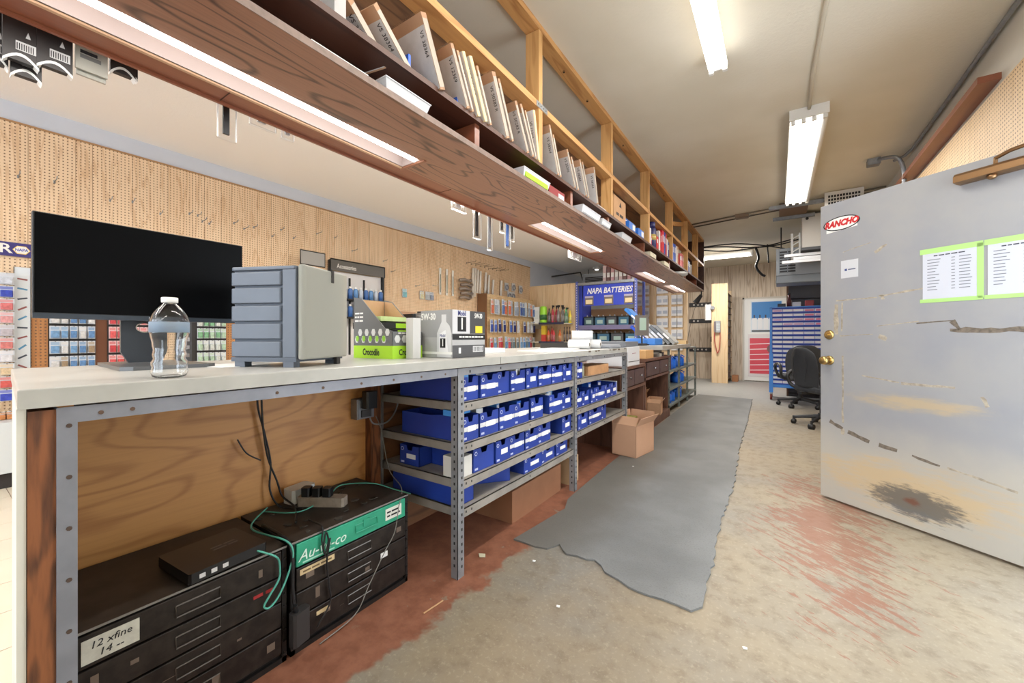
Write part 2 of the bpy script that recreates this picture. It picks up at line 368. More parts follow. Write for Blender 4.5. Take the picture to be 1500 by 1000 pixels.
# shop front: low wall, posts and glazing behind the viewpoint
f_ = wb(); f_.box(XL - 0.1, XR + 0.1, YF - 0.12, YF, 0, 0.5); f_.box(XL - 0.1, XR + 0.1, YF - 0.12, YF, 2.6, ZC)
for xa in (XL - 0.1, -3.1, -1.2, 0.9): f_.box(xa, xa + 0.2, YF - 0.12, YF, 0.5, 2.6)
struct(f_.build('wall_front', RWM))
for k, (xa, xb) in enumerate(((-4.9, -3.1), (-2.9, -1.2), (-1.0, 0.9))):
    w_ = wb()
    for a in (xa, xb - 0.04): w_.box(a, a + 0.04, YF - 0.09, YF - 0.04, 0.5, 2.6)
    w_.box(xa, xb, YF - 0.09, YF - 0.04, 0.5, 0.54); w_.box(xa, xb, YF - 0.09, YF - 0.04, 2.56, 2.6)
    wo = struct(w_.build('window_%d' % (k + 1), GALV)); wb().box(xa + 0.04, xb - 0.04, YF - 0.068, YF - 0.062, 0.54, 2.56).build('pane', glassy('window_glass_%d' % k, (240, 246, 246), 0.0, 1.02, 1.0, 0.06), wo)

# ------------------------------------------------------------------ grey door standing open (door_1)
DA = math.atan2(-0.618, 0.786)
def door_mat():
    t = NT('scuffed_grey_door'); p = t.pos(True); xyz = t.sep(p); S, Z = xyz[0], xyz[2]
    n = t.noise(t.pos(True, (3, 1, 3)), 1.0, 4); nf = t.noise(t.pos(True, (5, 1, 26)), 1.0, 5, 0.7); ns = t.noise(t.pos(True, (14, 1, 60)), 1.0, 4, 0.7)
    col = t.mix(t.step(n, 0.3, 0.7), srgb((148, 150, 155)), srgb((158, 158, 158)))
    warm = t.math('SUBTRACT', 1.0, t.step(t.math('ADD', Z, t.math('MULTIPLY', t.math('SUBTRACT', n, 0.5), 0.4)), 0.32, 0.62))
    col = t.mix(t.math('MULTIPLY', warm, 0.75), col, srgb((184, 178, 164)))
    def blob(cs, cz, rs, rz, a, b, amp, nz):
        u = t.math('DIVIDE', t.math('SUBTRACT', S, cs), rs); v = t.math('DIVIDE', t.math('SUBTRACT', Z, cz), rz)
        d = t.math('SQRT', t.math('ADD', t.math('MULTIPLY', u, u), t.math('MULTIPLY', v, v)))
        return t.math('SUBTRACT', 1.0, t.step(t.math('ADD', d, t.math('MULTIPLY', t.math('SUBTRACT', nz, 0.5), amp)), a, b))
    col = t.mix(t.math('MULTIPLY', blob(0.45, 0.22, 0.55, 0.17, 0.3, 1.1, 2.2, nf), 0.55), col, srgb((200, 168, 112)))
    col = t.mix(t.math('MULTIPLY', blob(0.5, 0.72, 0.34, 0.05, 0.3, 1.1, 2.2, nf), 0.5), col, srgb((206, 176, 116)))
    col = t.mix(t.math('MULTIPLY', blob(0.51, 0.155, 0.25, 0.10, 0.55, 1.0, 1.6, ns), 0.8), col, srgb((76, 78, 80)))
    col = t.mix(t.math('MULTIPLY', blob(0.5, 0.16, 0.05, 0.03, 0.3, 1.0, 1.6, ns), 0.8), col, srgb((110, 66, 46)))
    t.bump(t.noise(p, 7, 3), 0.003, 0.3)
    return t.out(col, 0.42)
d1 = struct(MB().box(0, 1.07, -0.0, 0.044, 0.015, 2.0).build('door_1', door_mat(), None, bevel=0.002))
d1.location = (0.247, 3.474, 0); d1.rotation_euler = (0, 0, DA); ORG['door_1'] = Vector((0, 0, 0))
for zc, nm, rr in ((0.945, 'knob', 0.0), (1.118, 'deadbolt', 0)):
    pl = MB().lathe([(0.030, 0), (0.032, 0.004), (0.026, 0.012), (0.018, 0.014)], 18, (0, 0, 0), T_((0.058, 0, zc), rx=PI / 2)).build('rose_plate' if nm == 'knob' else 'deadbolt', BRASS, d1, True)
    if nm == 'knob':
        MB().lathe([(0.012, 0.012), (0.012, 0.032), (0.024, 0.040), (0.029, 0.052), (0.026, 0.066), (0.014, 0.072)], 18, (0, 0, 0), T_((0.058, 0, zc), rx=PI / 2)).build('knob', BRASS, pl, True)
    else:
        MB().box(0.05, 0.066, -0.034, -0.012, zc - 0.004, zc + 0.004).build('thumb_turn', BRASS, pl)
cl = MB().prism([(-0.035, 1.895), (-0.065, 1.90), (-0.065, 1.93), (-0.05, 1.945), (0, 1.945), (0, 1.895)], 'x', 0.70, 1.03).build('closer_body', BRONZE, d1)
MB().lathe([(0.018, 0), (0.018, 0.014), (0.010, 0.02)], 12, (0, 0, 0), T_((0.83, -0.04, 1.897), rx=PI)).build('closer_cap', BRONZE, cl, True)
MB().tube([(0.84, -0.035, 1.945), (0.84, -0.035, 1.975), (0.90, -0.06, 1.985), (1.06, -0.10, 1.985)], 0.009, 6).build('closer_arm', BRONZE, cl)
TAPE = M((168, 158, 140), 0.6, var=0.25, vs=40, name='old_tape_residue'); TAPE_D = M((112, 102, 90), 0.6, var=0.3, vs=60, name='dark_tape_residue')
def strip(s0, z0, s1, z1, w, m):
    a = math.atan2(z1 - z0, s1 - s0); L = math.hypot(s1 - s0, z1 - z0)
    pts = []; k = max(3, int(L / 0.03))
    for i in range(k + 1): pts.append((L * i / k, w / 2 * rnd.uniform(0.35, 1.1)))
    for i in range(k, -1, -1): pts.append((L * i / k, -w / 2 * rnd.uniform(0.35, 1.1)))
    q = [(s0 + x * math.cos(a) - y * math.sin(a), z0 + x * math.sin(a) + y * math.cos(a)) for x, y in pts]
    MB().prism(q, 'y', -0.0006, 0.0).build('tape_residue', m, d1)
for a in ((0.10, 1.32, 0.10, 1.12, 0.03, TAPE), (0.10, 1.345, 0.33, 1.345, 0.012, TAPE), (0.34, 1.35, 0.55, 1.375, 0.014, TAPE), (0.135, 1.33, 0.135, 1.14, 0.012, TAPE),
          (0.12, 1.11, 0.31, 1.12, 0.01, TAPE), (0.33, 1.17, 0.53, 1.19, 0.008, TAPE), (0.66, 1.14, 1.02, 1.135, 0.03, TAPE_D), (0.67, 1.19, 0.70, 1.14, 0.03, TAPE_D), (0.52, 1.18, 0.68, 1.19, 0.008, TAPE_D),
          (0.34, 1.11, 0.38, 1.09, 0.03, TAPE), (0.14, 0.98, 0.14, 0.54, 0.014, TAPE), (0.25, 0.86, 0.44, 0.835, 0.012, TAPE), (0.45, 0.83, 0.68, 0.835, 0.02, TAPE), (0.06, 0.535, 0.14, 0.50, 0.03, TAPE_D),
          (0.17, 0.485, 0.29, 0.45, 0.03, TAPE_D), (0.34, 0.445, 0.43, 0.43, 0.025, TAPE_D), (0.50, 0.425, 0.62, 0.40, 0.02, TAPE_D), (0.65, 0.40, 0.9, 0.36, 0.014, TAPE), (0.14, 0.50, 0.14, 0.46, 0.03, TAPE),
          (0.32, 1.62, 0.38, 1.66, 0.02, TAPE), (0.14, 1.66, 0.3, 1.69, 0.006, TAPE), (0.93, 1.3, 0.93, 0.9, 0.016, TAPE), (0.36, 1.36, 0.36, 1.33, 0.03, TAPE), (0.78, 0.80, 0.8, 0.75, 0.02, TAPE)): strip(*a)
def door_thing(name, label, cat, s, z):
    t = thing(name, label, cat, (0.247 + 0.786 * s + 0.618 * -0.0007, 3.474 - 0.618 * s - 0.786 * 0.0007, z), DA); return t
for k, (s0, lab) in enumerate(((0.548, 'printed price list in green tape on the grey door, nearer the knob'), (0.80, 'printed price list in green tape on the grey door, under the door closer'))):
    t = door_thing('notice_sheet', lab, 'notice', s0, 1.30)
    MB().box(0, 0.225, -0.0008, 0, 0.008, 0.272).build('sheet', M((200, 204, 214), 0.6), t)
    GT = M((172, 214, 128), 0.6)
    for b in ((-0.012, 0.236, 0.262, 0.29), (-0.012, 0.236, -0.008, 0.012), (0.214, 0.238, 0, 0.28)): MB().box(b[0], b[1], -0.0014, -0.0002, b[2], b[3]).build('green_tape', GT, t)
    smudge('heading', 0.13, 0.009, 1, M((70, 74, 84), 0.7), t, (0.112, -0.0012, 0.247), FY_, seed=3 + k)
    for r in range(11):
        zz = 0.225 - r * 0.0165
        MB().box(0.02, 0.02 + rnd.uniform(0.03, 0.055), -0.0012, -0.0005, zz, zz + 0.004).build('printed_line', M((120, 124, 134), 0.7), t)
        MB().box(0.118, 0.132, -0.0012, -0.0005, zz, zz + 0.004).build('printed_line', M((120, 124, 134), 0.7), t)
        MB().box(0.148, 0.148 + rnd.uniform(0.04, 0.05), -0.0012, -0.0005, zz, zz + 0.004).build('printed_line', M((120, 124, 134), 0.7), t)
t = door_thing('oval_sticker', 'white oval sticker with red lettering near the top of the grey door', 'sticker', 0.13, 1.855)
ell = [(0.105 * math.cos(a), 0.042 * math.sin(a)) for a in [2 * PI * i / 28 for i in range(28)]]
MB().prism([(-0.09, -0.052), (0.095, -0.04), (0.095, 0.0), (-0.09, 0.0)], 'y', -0.0008, 0).build('backing', WHITE, t)
MB().prism([(x * 1.05, y * 1.1) for x, y in ell], 'y', -0.0012, 0).build('black_rim', BLACK, t); MB().prism([(x * 0.97, y * 0.95) for x, y in ell], 'y', -0.0016, 0).build('white_oval', WHITE, t)
text('lettering', 'RANCHO', 0.054, RED, t, (0, -0.002, 0), FY_, 0.86, 0.25, bold=0.0032)
t = door_thing('paper_tag', 'small white square label stuck on the grey door', 'sticker', 0.13, 1.488)
MB().box(0, 0.10, -0.0008, 0, 0, 0.115).build('tag', M((200, 202, 206), 0.6), t)
MB().box(0.022, 0.036, -0.0012, -0.0006, 0.045, 0.06).build('logo', M((70, 84, 130), 0.6), t); MB().box(0.042, 0.085, -0.0012, -0.0006, 0.05, 0.057).build('logo', M((90, 96, 120), 0.6), t)

# ------------------------------------------------------------------ grey anti-fatigue mat
outline = [(-1.19, 1.80), (-1.055, 1.799), (-0.994, 1.815), (-0.957, 1.889), (-0.886, 1.825), (-0.748, 1.852), (-0.669, 1.782), (-0.546, 1.736), (-0.398, 1.732), (-0.288, 1.721), (-0.254, 1.773), (-0.258, 1.862),
           (-0.258, 2.043), (-0.282, 2.823), (-0.267, 3.342), (-0.311, 4.465), (-0.325, 6.0), (-0.372, 8.224), (-1.27, 8.35), (-1.24, 5.0), (-1.2, 3.0), (-1.18, 2.45), (-1.13, 2.3)]
fine = []
for i, (a, b) in enumerate(zip(outline, outline[1:] + outline[:1])):
    L = math.dist(a, b); k = max(1, int(L / 0.045)) if i < 18 else max(1, int(L / 0.4))
    for j in range(k):
        s = j / k; jit = 0.010 if 0 < i < 17 else 0.004
        fine.append((a[0] + (b[0] - a[0]) * s + rnd.uniform(-jit, jit) * (j > 0), a[1] + (b[1] - a[1]) * s + rnd.uniform(-jit, jit) * (j > 0)))
def mat_mat():
    t = NT('grey_rubber_mat'); p = t.pos(); n = t.noise(p, 2.2, 4); nf = t.noise(p, 120, 3, 0.7)
    col = t.mix(t.step(n, 0.3, 0.7), srgb((108, 110, 110)), srgb((124, 126, 126)))
    X = t.sep(p)[0]; worn = t.math('SUBTRACT', 1.0, t.step(t.math('ADD', X, t.math('MULTIPLY', n, 0.3)), -0.85, -0.55))
    col = t.mix(t.math('MULTIPLY', worn, 0.6), col, srgb((98, 93, 83)))
    col = t.mix(t.math('MULTIPLY', t.step(nf, 0.5, 0.75), 0.45), col, srgb((78, 80, 80)))
    t.bump(nf, 0.002, 0.6); return t.out(col, 0.6)
tag(wb().prism(fine, 'z', 0.0005, 0.009).build('floor_mat', mat_mat()), 'long grey rubber floor mat with torn edges along the counter', 'mat')

# ------------------------------------------------------------------ counter: tops and end frame
SLAB = M((176, 175, 170), 0.32, var=0.05, vs=5, name='worn_white_laminate')
EDGE = M((172, 171, 164), 0.45, var=0.08, vs=8)
def slab(name, label, x0, x1, y0, y1, z0, z1, skew=0.0):
    t = thing(name, label, 'countertop', ((x0 + x1) / 2, y0, z0))
    wb().prism([(x1, y0), (x1, y1), (x0, y1), (x0, y0 + skew)], 'z', z0, z1).build('top', SLAB, t, bevel=0.003)
    wb().box(x1, x1 + 0.002, y0, y1 - 0.001, z0, z1 - 0.002).build('edge_band', EDGE, t)
    return t
s1 = slab('countertop', 'white laminate countertop slab carrying the monitor and the grey drawer case', -2.04, -1.20, 0.107, 1.688, 0.962, 1.0, 0.062)
s2 = slab('countertop', 'chipped white laminate countertop slab carrying papers and paper rolls', -2.04, -1.20, 1.692, 3.78, 0.962, 1.0)
for k in range(9):
    yy = 2.75 + rnd.uniform(0, 0.95); wb().box(-1.1985, -1.1975, yy, yy + rnd.uniform(0.02, 0.07), 0.99 - rnd.uniform(0, 0.006), 0.9975).build('chip', M((96, 82, 66), 0.8), s2)
fr = thing('counter_frame', 'counter end frame of white panel, worn brown stud and bolted steel angle', 'counter frame', (-1.6, 0.11, 0))
wb().prism([(-1.212, 0.107), (-1.212, 0.119), (-2.02, 0.182), (-2.02, 0.170)], 'z', 0, 0.962).build('end_panel', M((214, 212, 200), 0.5, var=0.05, vs=4), fr)
wb().prism([(-1.208, 0.120), (-1.208, 0.157), (-1.30, 0.163), (-1.30, 0.128)], 'z', 0, 0.955).build('stud', OLDWOOD, fr)
wb().box(-1.785, -1.772, 0.170, 0.215, 0, 0.955).build('stud', OLDWOOD, fr)
GREYP = M((128, 130, 138), 0.45, 0.2, var=0.10, vs=12, name='grey_painted_angle')
a_ = wb(); a_.box(-1.206, -1.203, 0.157, 0.186, 0, 0.958); a_.box(-1.24, -1.206, 0.157, 0.160, 0, 0.958); an = a_.build('steel_angle', GREYP, fr)
for k in range(9): wb().cyl((-1.203, 0.174, 0.08 + k * 0.105), (-1.2015, 0.174, 0.08 + k * 0.105), 0.0045, 8).build('bolt_hole', M((74, 58, 48), 0.7), an)
a_ = wb(); a_.box(-1.206, -1.203, 0.186, 1.36, 0.925, 0.958); a_.box(-1.24, -1.206, 0.186, 1.36, 0.955, 0.958); ra = a_.build('top_rail', GREYP, fr)
for k in range(8): wb().cyl((-1.203, 0.22 + k * 0.05 if k < 2 else 0.3 + k * 0.14, 0.94), (-1.2015, 0.22 + k * 0.05 if k < 2 else 0.3 + k * 0.14, 0.94), 0.0045, 8).build('bolt_hole', M((92, 70, 54), 0.7), ra)
wb().box(-1.80, -1.785, 0.17, 1.36, 0.0, 0.955).build('plywood_back', PLY, fr)
wb().box(-1.785, -1.74, 1.30, 1.36, 0.0, 0.955).build('stud', OLDWOOD, fr)
wb().box(-1.80, -1.79, 1.36, 3.78, 0.0, 0.955).build('plywood_back', wood('brown_back_ply', (128, 86, 54), (92, 58, 36), (2, 1.2, 5), 6, 0.6, 0.3), fr)
ob = thing('outlet_box', 'grey metal outlet box with a black plug on the plywood back', 'outlet', (-1.785, 1.215, 0.69))
wb().box(-1.785, -1.735, 1.215, 1.315, 0.69, 0.79).build('box', GALV, ob); wb().box(-1.735, -1.73, 1.22, 1.31, 0.695, 0.785).build('cover_plate', GALV, ob)
wb().rbox(-1.73, -1.68, 1.235, 1.30, 0.745, 0.83, 0.008).build('plug', BLACK, ob); wb().box(-1.73, -1.722, 1.235, 1.29, 0.70, 0.735).build('socket', M((70, 70, 72), 0.5), ob)

# ------------------------------------------------------------------ steel shelving under the counter
sh = thing('steel_shelving', 'grey perforated steel shelving built in under the countertop', 'shelving', (-1.5, 1.36, 0))
hm = MB().box(0, 0.0012, -0.004, 0.004, -0.006, 0.006).mesh('slot', HOLE); hm2 = MB().box(-0.004, 0.004, -0.0012, 0.0, -0.006, 0.006).mesh('slot', HOLE)
POSTY = (1.385, 2.63, 3.79)
for k, py in enumerate(POSTY):
    for front in (1, 0):
        px = -1.205 if front else -1.775
        p = wb(); sg = 1 if front else -1
        ya, yb = (py - 0.022, py + 0.022)
        p.box(px - 0.0025, px, ya, yb, 0, 0.958); p.box(px - 0.04 if front else px, px if front else px + 0.04, ya, ya + 0.0025, 0, 0.958)
        po = p.build('post', STEEL, sh)
        off = ORG[sh.name]
        if front:
            n_ = (26, 22, 16)[k]
            for i in range(n_):
                zz = 0.05 + i * (0.88 / n_)
                share('slot', hm, po, tuple(Vector((px, py + 0.006, zz)) - off)); share('slot', hm2, po, tuple(Vector((px - 0.02, ya, zz + 0.01)) - off))
        else:
            for i in range(14): share('slot', hm, po, tuple(Vector((px, py + 0.006, 0.06 + i * 0.062)) - off))
SHELF_TOP = M((152, 146, 138), 0.55, 0.2, var=0.15, vs=7, name='dusty_shelf_steel')
def shelf(y0, y1, z, x0=-1.775, x1=-1.212):
    s = wb(); s.box(x0, x1, y0, y1, z - 0.004, z); s.box(x1 - 0.003, x1, y0, y1, z - 0.042, z); s.box(x0, x1, y0, y0 + 0.003, z - 0.042, z); s.box(x0, x1, y1 - 0.003, y1, z - 0.042, z); s.box(x0, x0 + 0.003, y0, y1, z - 0.042, z)
    so = s.build('shelf', SHELF_TOP, sh); off = ORG[sh.name]
    for yh in (y0 + 0.03, y0 + 0.07, (y0 + y1) / 2, y1 - 0.05): share('slot', hm, so, tuple(Vector((x1, yh, z - 0.02)) - off), scale=(1, 0.8, 0.8))
ZA = (0.797, 0.605, 0.437, 0.305); ZB = (0.797, 0.578, 0.412)
for z in ZA: shelf(1.40, 2.615, z)
for z in ZB: shelf(2.655, 3.775, z)
r_ = wb(); r_.box(-1.208, -1.2055, 1.40, 3.78, 0.925, 0.958); rr = r_.build('top_rail', STEEL, sh)
for k in range(10): share('slot', hm, rr, tuple(Vector((-1.2055, 1.45 + k * 0.25, 0.94)) - ORG[sh.name]))

# ------------------------------------------------------------------ blue parts bins
def make_bin(name, label, group, loc, rz=0.0, w=0.15, d=0.40, h=0.12, lab='strip', side_print=True):
    """open-top box; local: front face at x=0 facing +x, runs to x=-d, width along y from 0 to w"""
    t = thing(name, label, 'parts bin', loc, rz, group); k = 0.0025
    body = MB(); n = h * 0.24; hb = h
    body.box(-d, 0, 0, w, 0, k)
    for ya in (0, w - k): body.prism([(-d, 0), (0, 0), (0, hb), (-d * 0.35, hb), (-d * 0.5, hb * 0.92), (-d, hb * 0.92)], 'y', ya, ya + k)
    body.box(-d, -d + k, 0, w, 0, hb * 0.92)
    body.prism([(0, 0), (w, 0), (w, hb), (w * .68, hb), (w * .62, hb - n), (w * .40, hb - n), (w * .34, hb), (0, hb)], 'x', -k, 0)
    body.build('body', BLUE, t)
    lb = LABEL
    if lab == 'strip': MB().box(0, 0.0008, 0.002, w - 0.002, h * 0.40, h * 0.58).build('label_strip', LABEL, t); MB().box(0.0006, 0.0014, w * .32, w * .82, h * .37, h * .60).build('label', PAPER, t)
    elif lab == 'patch': MB().box(0, 0.0012, w * .36, w * .82, h * .34, h * .58).build('label', PAPER, t)
    MB().prism([(w * .06 + 0.011 + 0.011 * math.cos(a), h * .80 + 0.011 * math.sin(a)) for a in [PI * i / 3 for i in range(6)]], 'x', 0, 0.0008).build('badge', M((210, 214, 230), 0.5), t)
    MB().prism([(w * .06 + 0.011 + 0.0075 * math.cos(a), h * .80 + 0.0075 * math.sin(a)) for a in [PI * i / 3 for i in range(6)]], 'x', 0.0004, 0.0012).build('badge', BLUE, t)
    MB().box(0, 0.0008, w * .07, w * .07 + 0.024, h * .08, h * .17).build('mark', M((190, 196, 226), 0.5), t)
    return t
R1 = [(1.422, 1.551), (1.556, 1.707), (1.71, 1.824), (1.826, 1.981), (1.985, 2.125), (2.126, 2.297), (2.301, 2.461), (2.465, 2.605)]
R2 = [(1.422, 1.546), (1.551, 1.713), (1.716, 1.861), (1.863, 2.02), (2.041, 2.191), (2.264, 2.448), (2.454, 2.604)]
R3 = [(1.508, 1.68), (1.685, 1.821), (1.824, 1.981), (1.984, 2.134), (2.137, 2.301), (2.455, 2.605)]
R4 = [(1.958, 2.165), (2.171, 2.36), (2.37, 2.544)]
SHN = ('top', 'second', 'third', 'lowest')
def row(spans, z, h, bay, k, d=0.42, pats=('strip',)):
    for i, (a, b) in enumerate(spans):
        lab = '%s blue bin from the %s post on the %s shelf under the countertop' % (ORD[i], 'end' if bay == 'A' else 'middle', SHN[k])
        make_bin('parts_bin', lab, 'bins on the %s shelf, bay %s' % (SHN[k], 'one' if bay == 'A' else 'two'), (-1.222 - rnd.uniform(0, 0.012), a, z), rnd.uniform(-0.02, 0.02), (b - a) - 0.004, d, h * rnd.uniform(0.96, 1.0), pats[i % len(pats)])
row(R1, ZA[0], 0.118, 'A', 0, pats=('strip', 'strip', 'none', 'strip', 'patch', 'strip', 'strip', 'patch'))
row(R2, ZA[1], 0.122, 'A', 1, pats=('strip', 'strip', 'strip', 'strip', 'strip', 'strip', 'patch'))
row(R3, ZA[2], 0.115, 'A', 2, d=0.28, pats=('none', 'patch', 'strip', 'strip', 'strip', 'patch'))
row(R4, ZA[3], 0.092, 'A', 3, d=0.36, pats=('patch',))
make_bin('parts_bin', 'blue card parts bin turned sideways beside the rear post, third shelf', None, (-1.665, 1.425, ZA[2]), -PI / 2, 0.145, 0.20, 0.10, 'patch')
make_bin('parts_bin', 'long blue card bin pulled out askew at the cabinet end of the lowest shelf', None, (-1.245, 1.405, ZA[3]), 0.0, 0.12, 0.45, 0.095, 'none')
make_bin('parts_bin', 'blue card bin standing askew in the middle of the lowest shelf', None, (-1.238, 1.835, ZA[3]), 0.90, 0.10, 0.36, 0.098, 'patch')
tag(wb().box(-1.335, -1.235, 1.405, 1.50, ZA[2] + 0.0005, ZA[2] + 0.098).build('white_box', M((216, 214, 208), 0.6), None, bevel=0.001), 'plain white carton among blue bins behind the shelving post', 'box')
B1 = [(2.694, 2.79)]; B2 = [(2.694, 2.80), (2.803, 2.95), (2.954, 3.055), (3.057, 3.255), (3.259, 3.43), (3.433, 3.58)]; B3 = [(2.713, 2.893), (2.933, 3.187), (3.189, 3.295)]
row(B1, ZB[0], 0.118, 'B', 0); row(B2, ZB[1], 0.115, 'B', 1, pats=('strip', 'patch', 'patch', 'strip', 'patch', 'patch')); row(B3, ZB[2], 0.115, 'B', 2, pats=('patch', 'strip', 'none'))
tag(wb().box(-1.40, -1.235, 2.93, 3.38, ZB[0] + 0.0005, ZB[0] + 0.075).build('wooden_box', M((186, 140, 98), 0.6, var=0.12, vs=12), None, bevel=0.002), 'brown box lying flat on the top shelf beside a clear jar', 'box')
jt = thing('jar', 'clear jar between a blue bin and a brown box on the top shelf', 'jar', (-1.27, 2.85, ZB[0] + 0.0005))
MB().lathe([(0.03, 0), (0.033, 0.01), (0.033, 0.075), (0.026, 0.088)], 14).build('glass', M((150, 150, 132), 0.2), jt, True); MB().lathe([(0.028, 0.088), (0.028, 0.103), (0.02, 0.104)], 14).build('lid', GALV, jt, True)
tag(wb().box(-1.42, -1.24, 3.60, 3.615, ZB[1] + 0.0005, ZB[1] + 0.118).build('white_card', PAPER, None), 'white card standing at the end of a bin row', 'card')
# little boxes that stick out of the bins
ib = [(1.47, ZA[0], 0.05), (1.60, ZA[0], 0.04), (1.65, ZA[0], 0.07), (1.93, ZA[0], 0.06), (2.2, ZA[0], 0.05), (2.38, ZA[0], 0.05), (1.46, ZA[1], 0.05), (1.62, ZA[1], 0.06), (1.79, ZA[1], 0.05), (1.95, ZA[1], 0.05), (2.10, ZA[1], 0.06), (2.33, ZA[1], 0.07), (2.4, ZA[1], 0.05), (1.58, ZA[2], 0.03), (1.74, ZA[2], 0.04), (2.06, ZA[2], 0.04),
      (2.86, ZB[1], 0.05), (3.13, ZB[1], 0.06), (3.35, ZB[1], 0.05)]
for i, (yy, zz, l) in enumerate(ib):
    t = thing('small_box', 'small blue and white parts box poking out of a bin', 'box', (-1.27 - rnd.uniform(0, 0.07), yy, zz + 0.0035), rnd.uniform(-0.5, 0.5), 'small boxes in the bins')
    hh = rnd.uniform(0.112, 0.122) if zz > 0.7 else rnd.uniform(0.118, 0.142); c = (SKYB, M((40, 96, 200), 0.45), M((34, 62, 150), 0.5), PAPER)[i % 4]
    MB().box(-0.03, 0.03, -l * .45, l * .45, 0, hh).build('carton', c, t); MB().box(0.03, 0.0306, -l * .3, l * .3, hh * .6, hh * .9).build('label', PAPER, t)
t = thing('parts_tube', 'light blue parts carton lying across a bin beside the shelving post', 'box', (-1.30, 1.40, ZA[1] + 0.1225)); MB().box(-0.03, 0.03, 0.0, 0.13, 0, 0.032).build('carton', SKYB, t); MB().box(0.03, 0.0306, 0.02, 0.05, 0.006, 0.026).build('label', PAPER, t)
t = thing('long_carton', 'long tan carton with a white label standing under the second shelving bay', 'box', (-1.50, 2.70, 0))
wb().box(-1.75, -1.28, 2.70, 2.84, 0.0005, 0.20).build('carton', M((196, 160, 118), 0.7, var=0.06), t); wb().box(-1.28, -1.2795, 2.72, 2.82, 0.02, 0.14).build('label', M((210, 206, 196), 0.6), t)
tag(wb().box(-1.77, -1.30, 1.95, 2.58, 0.0005, 0.19).build('flat_carton', M((150, 104, 74), 0.8, var=0.06), None), 'flat brown carton in the dark under the lowest shelf', 'box')

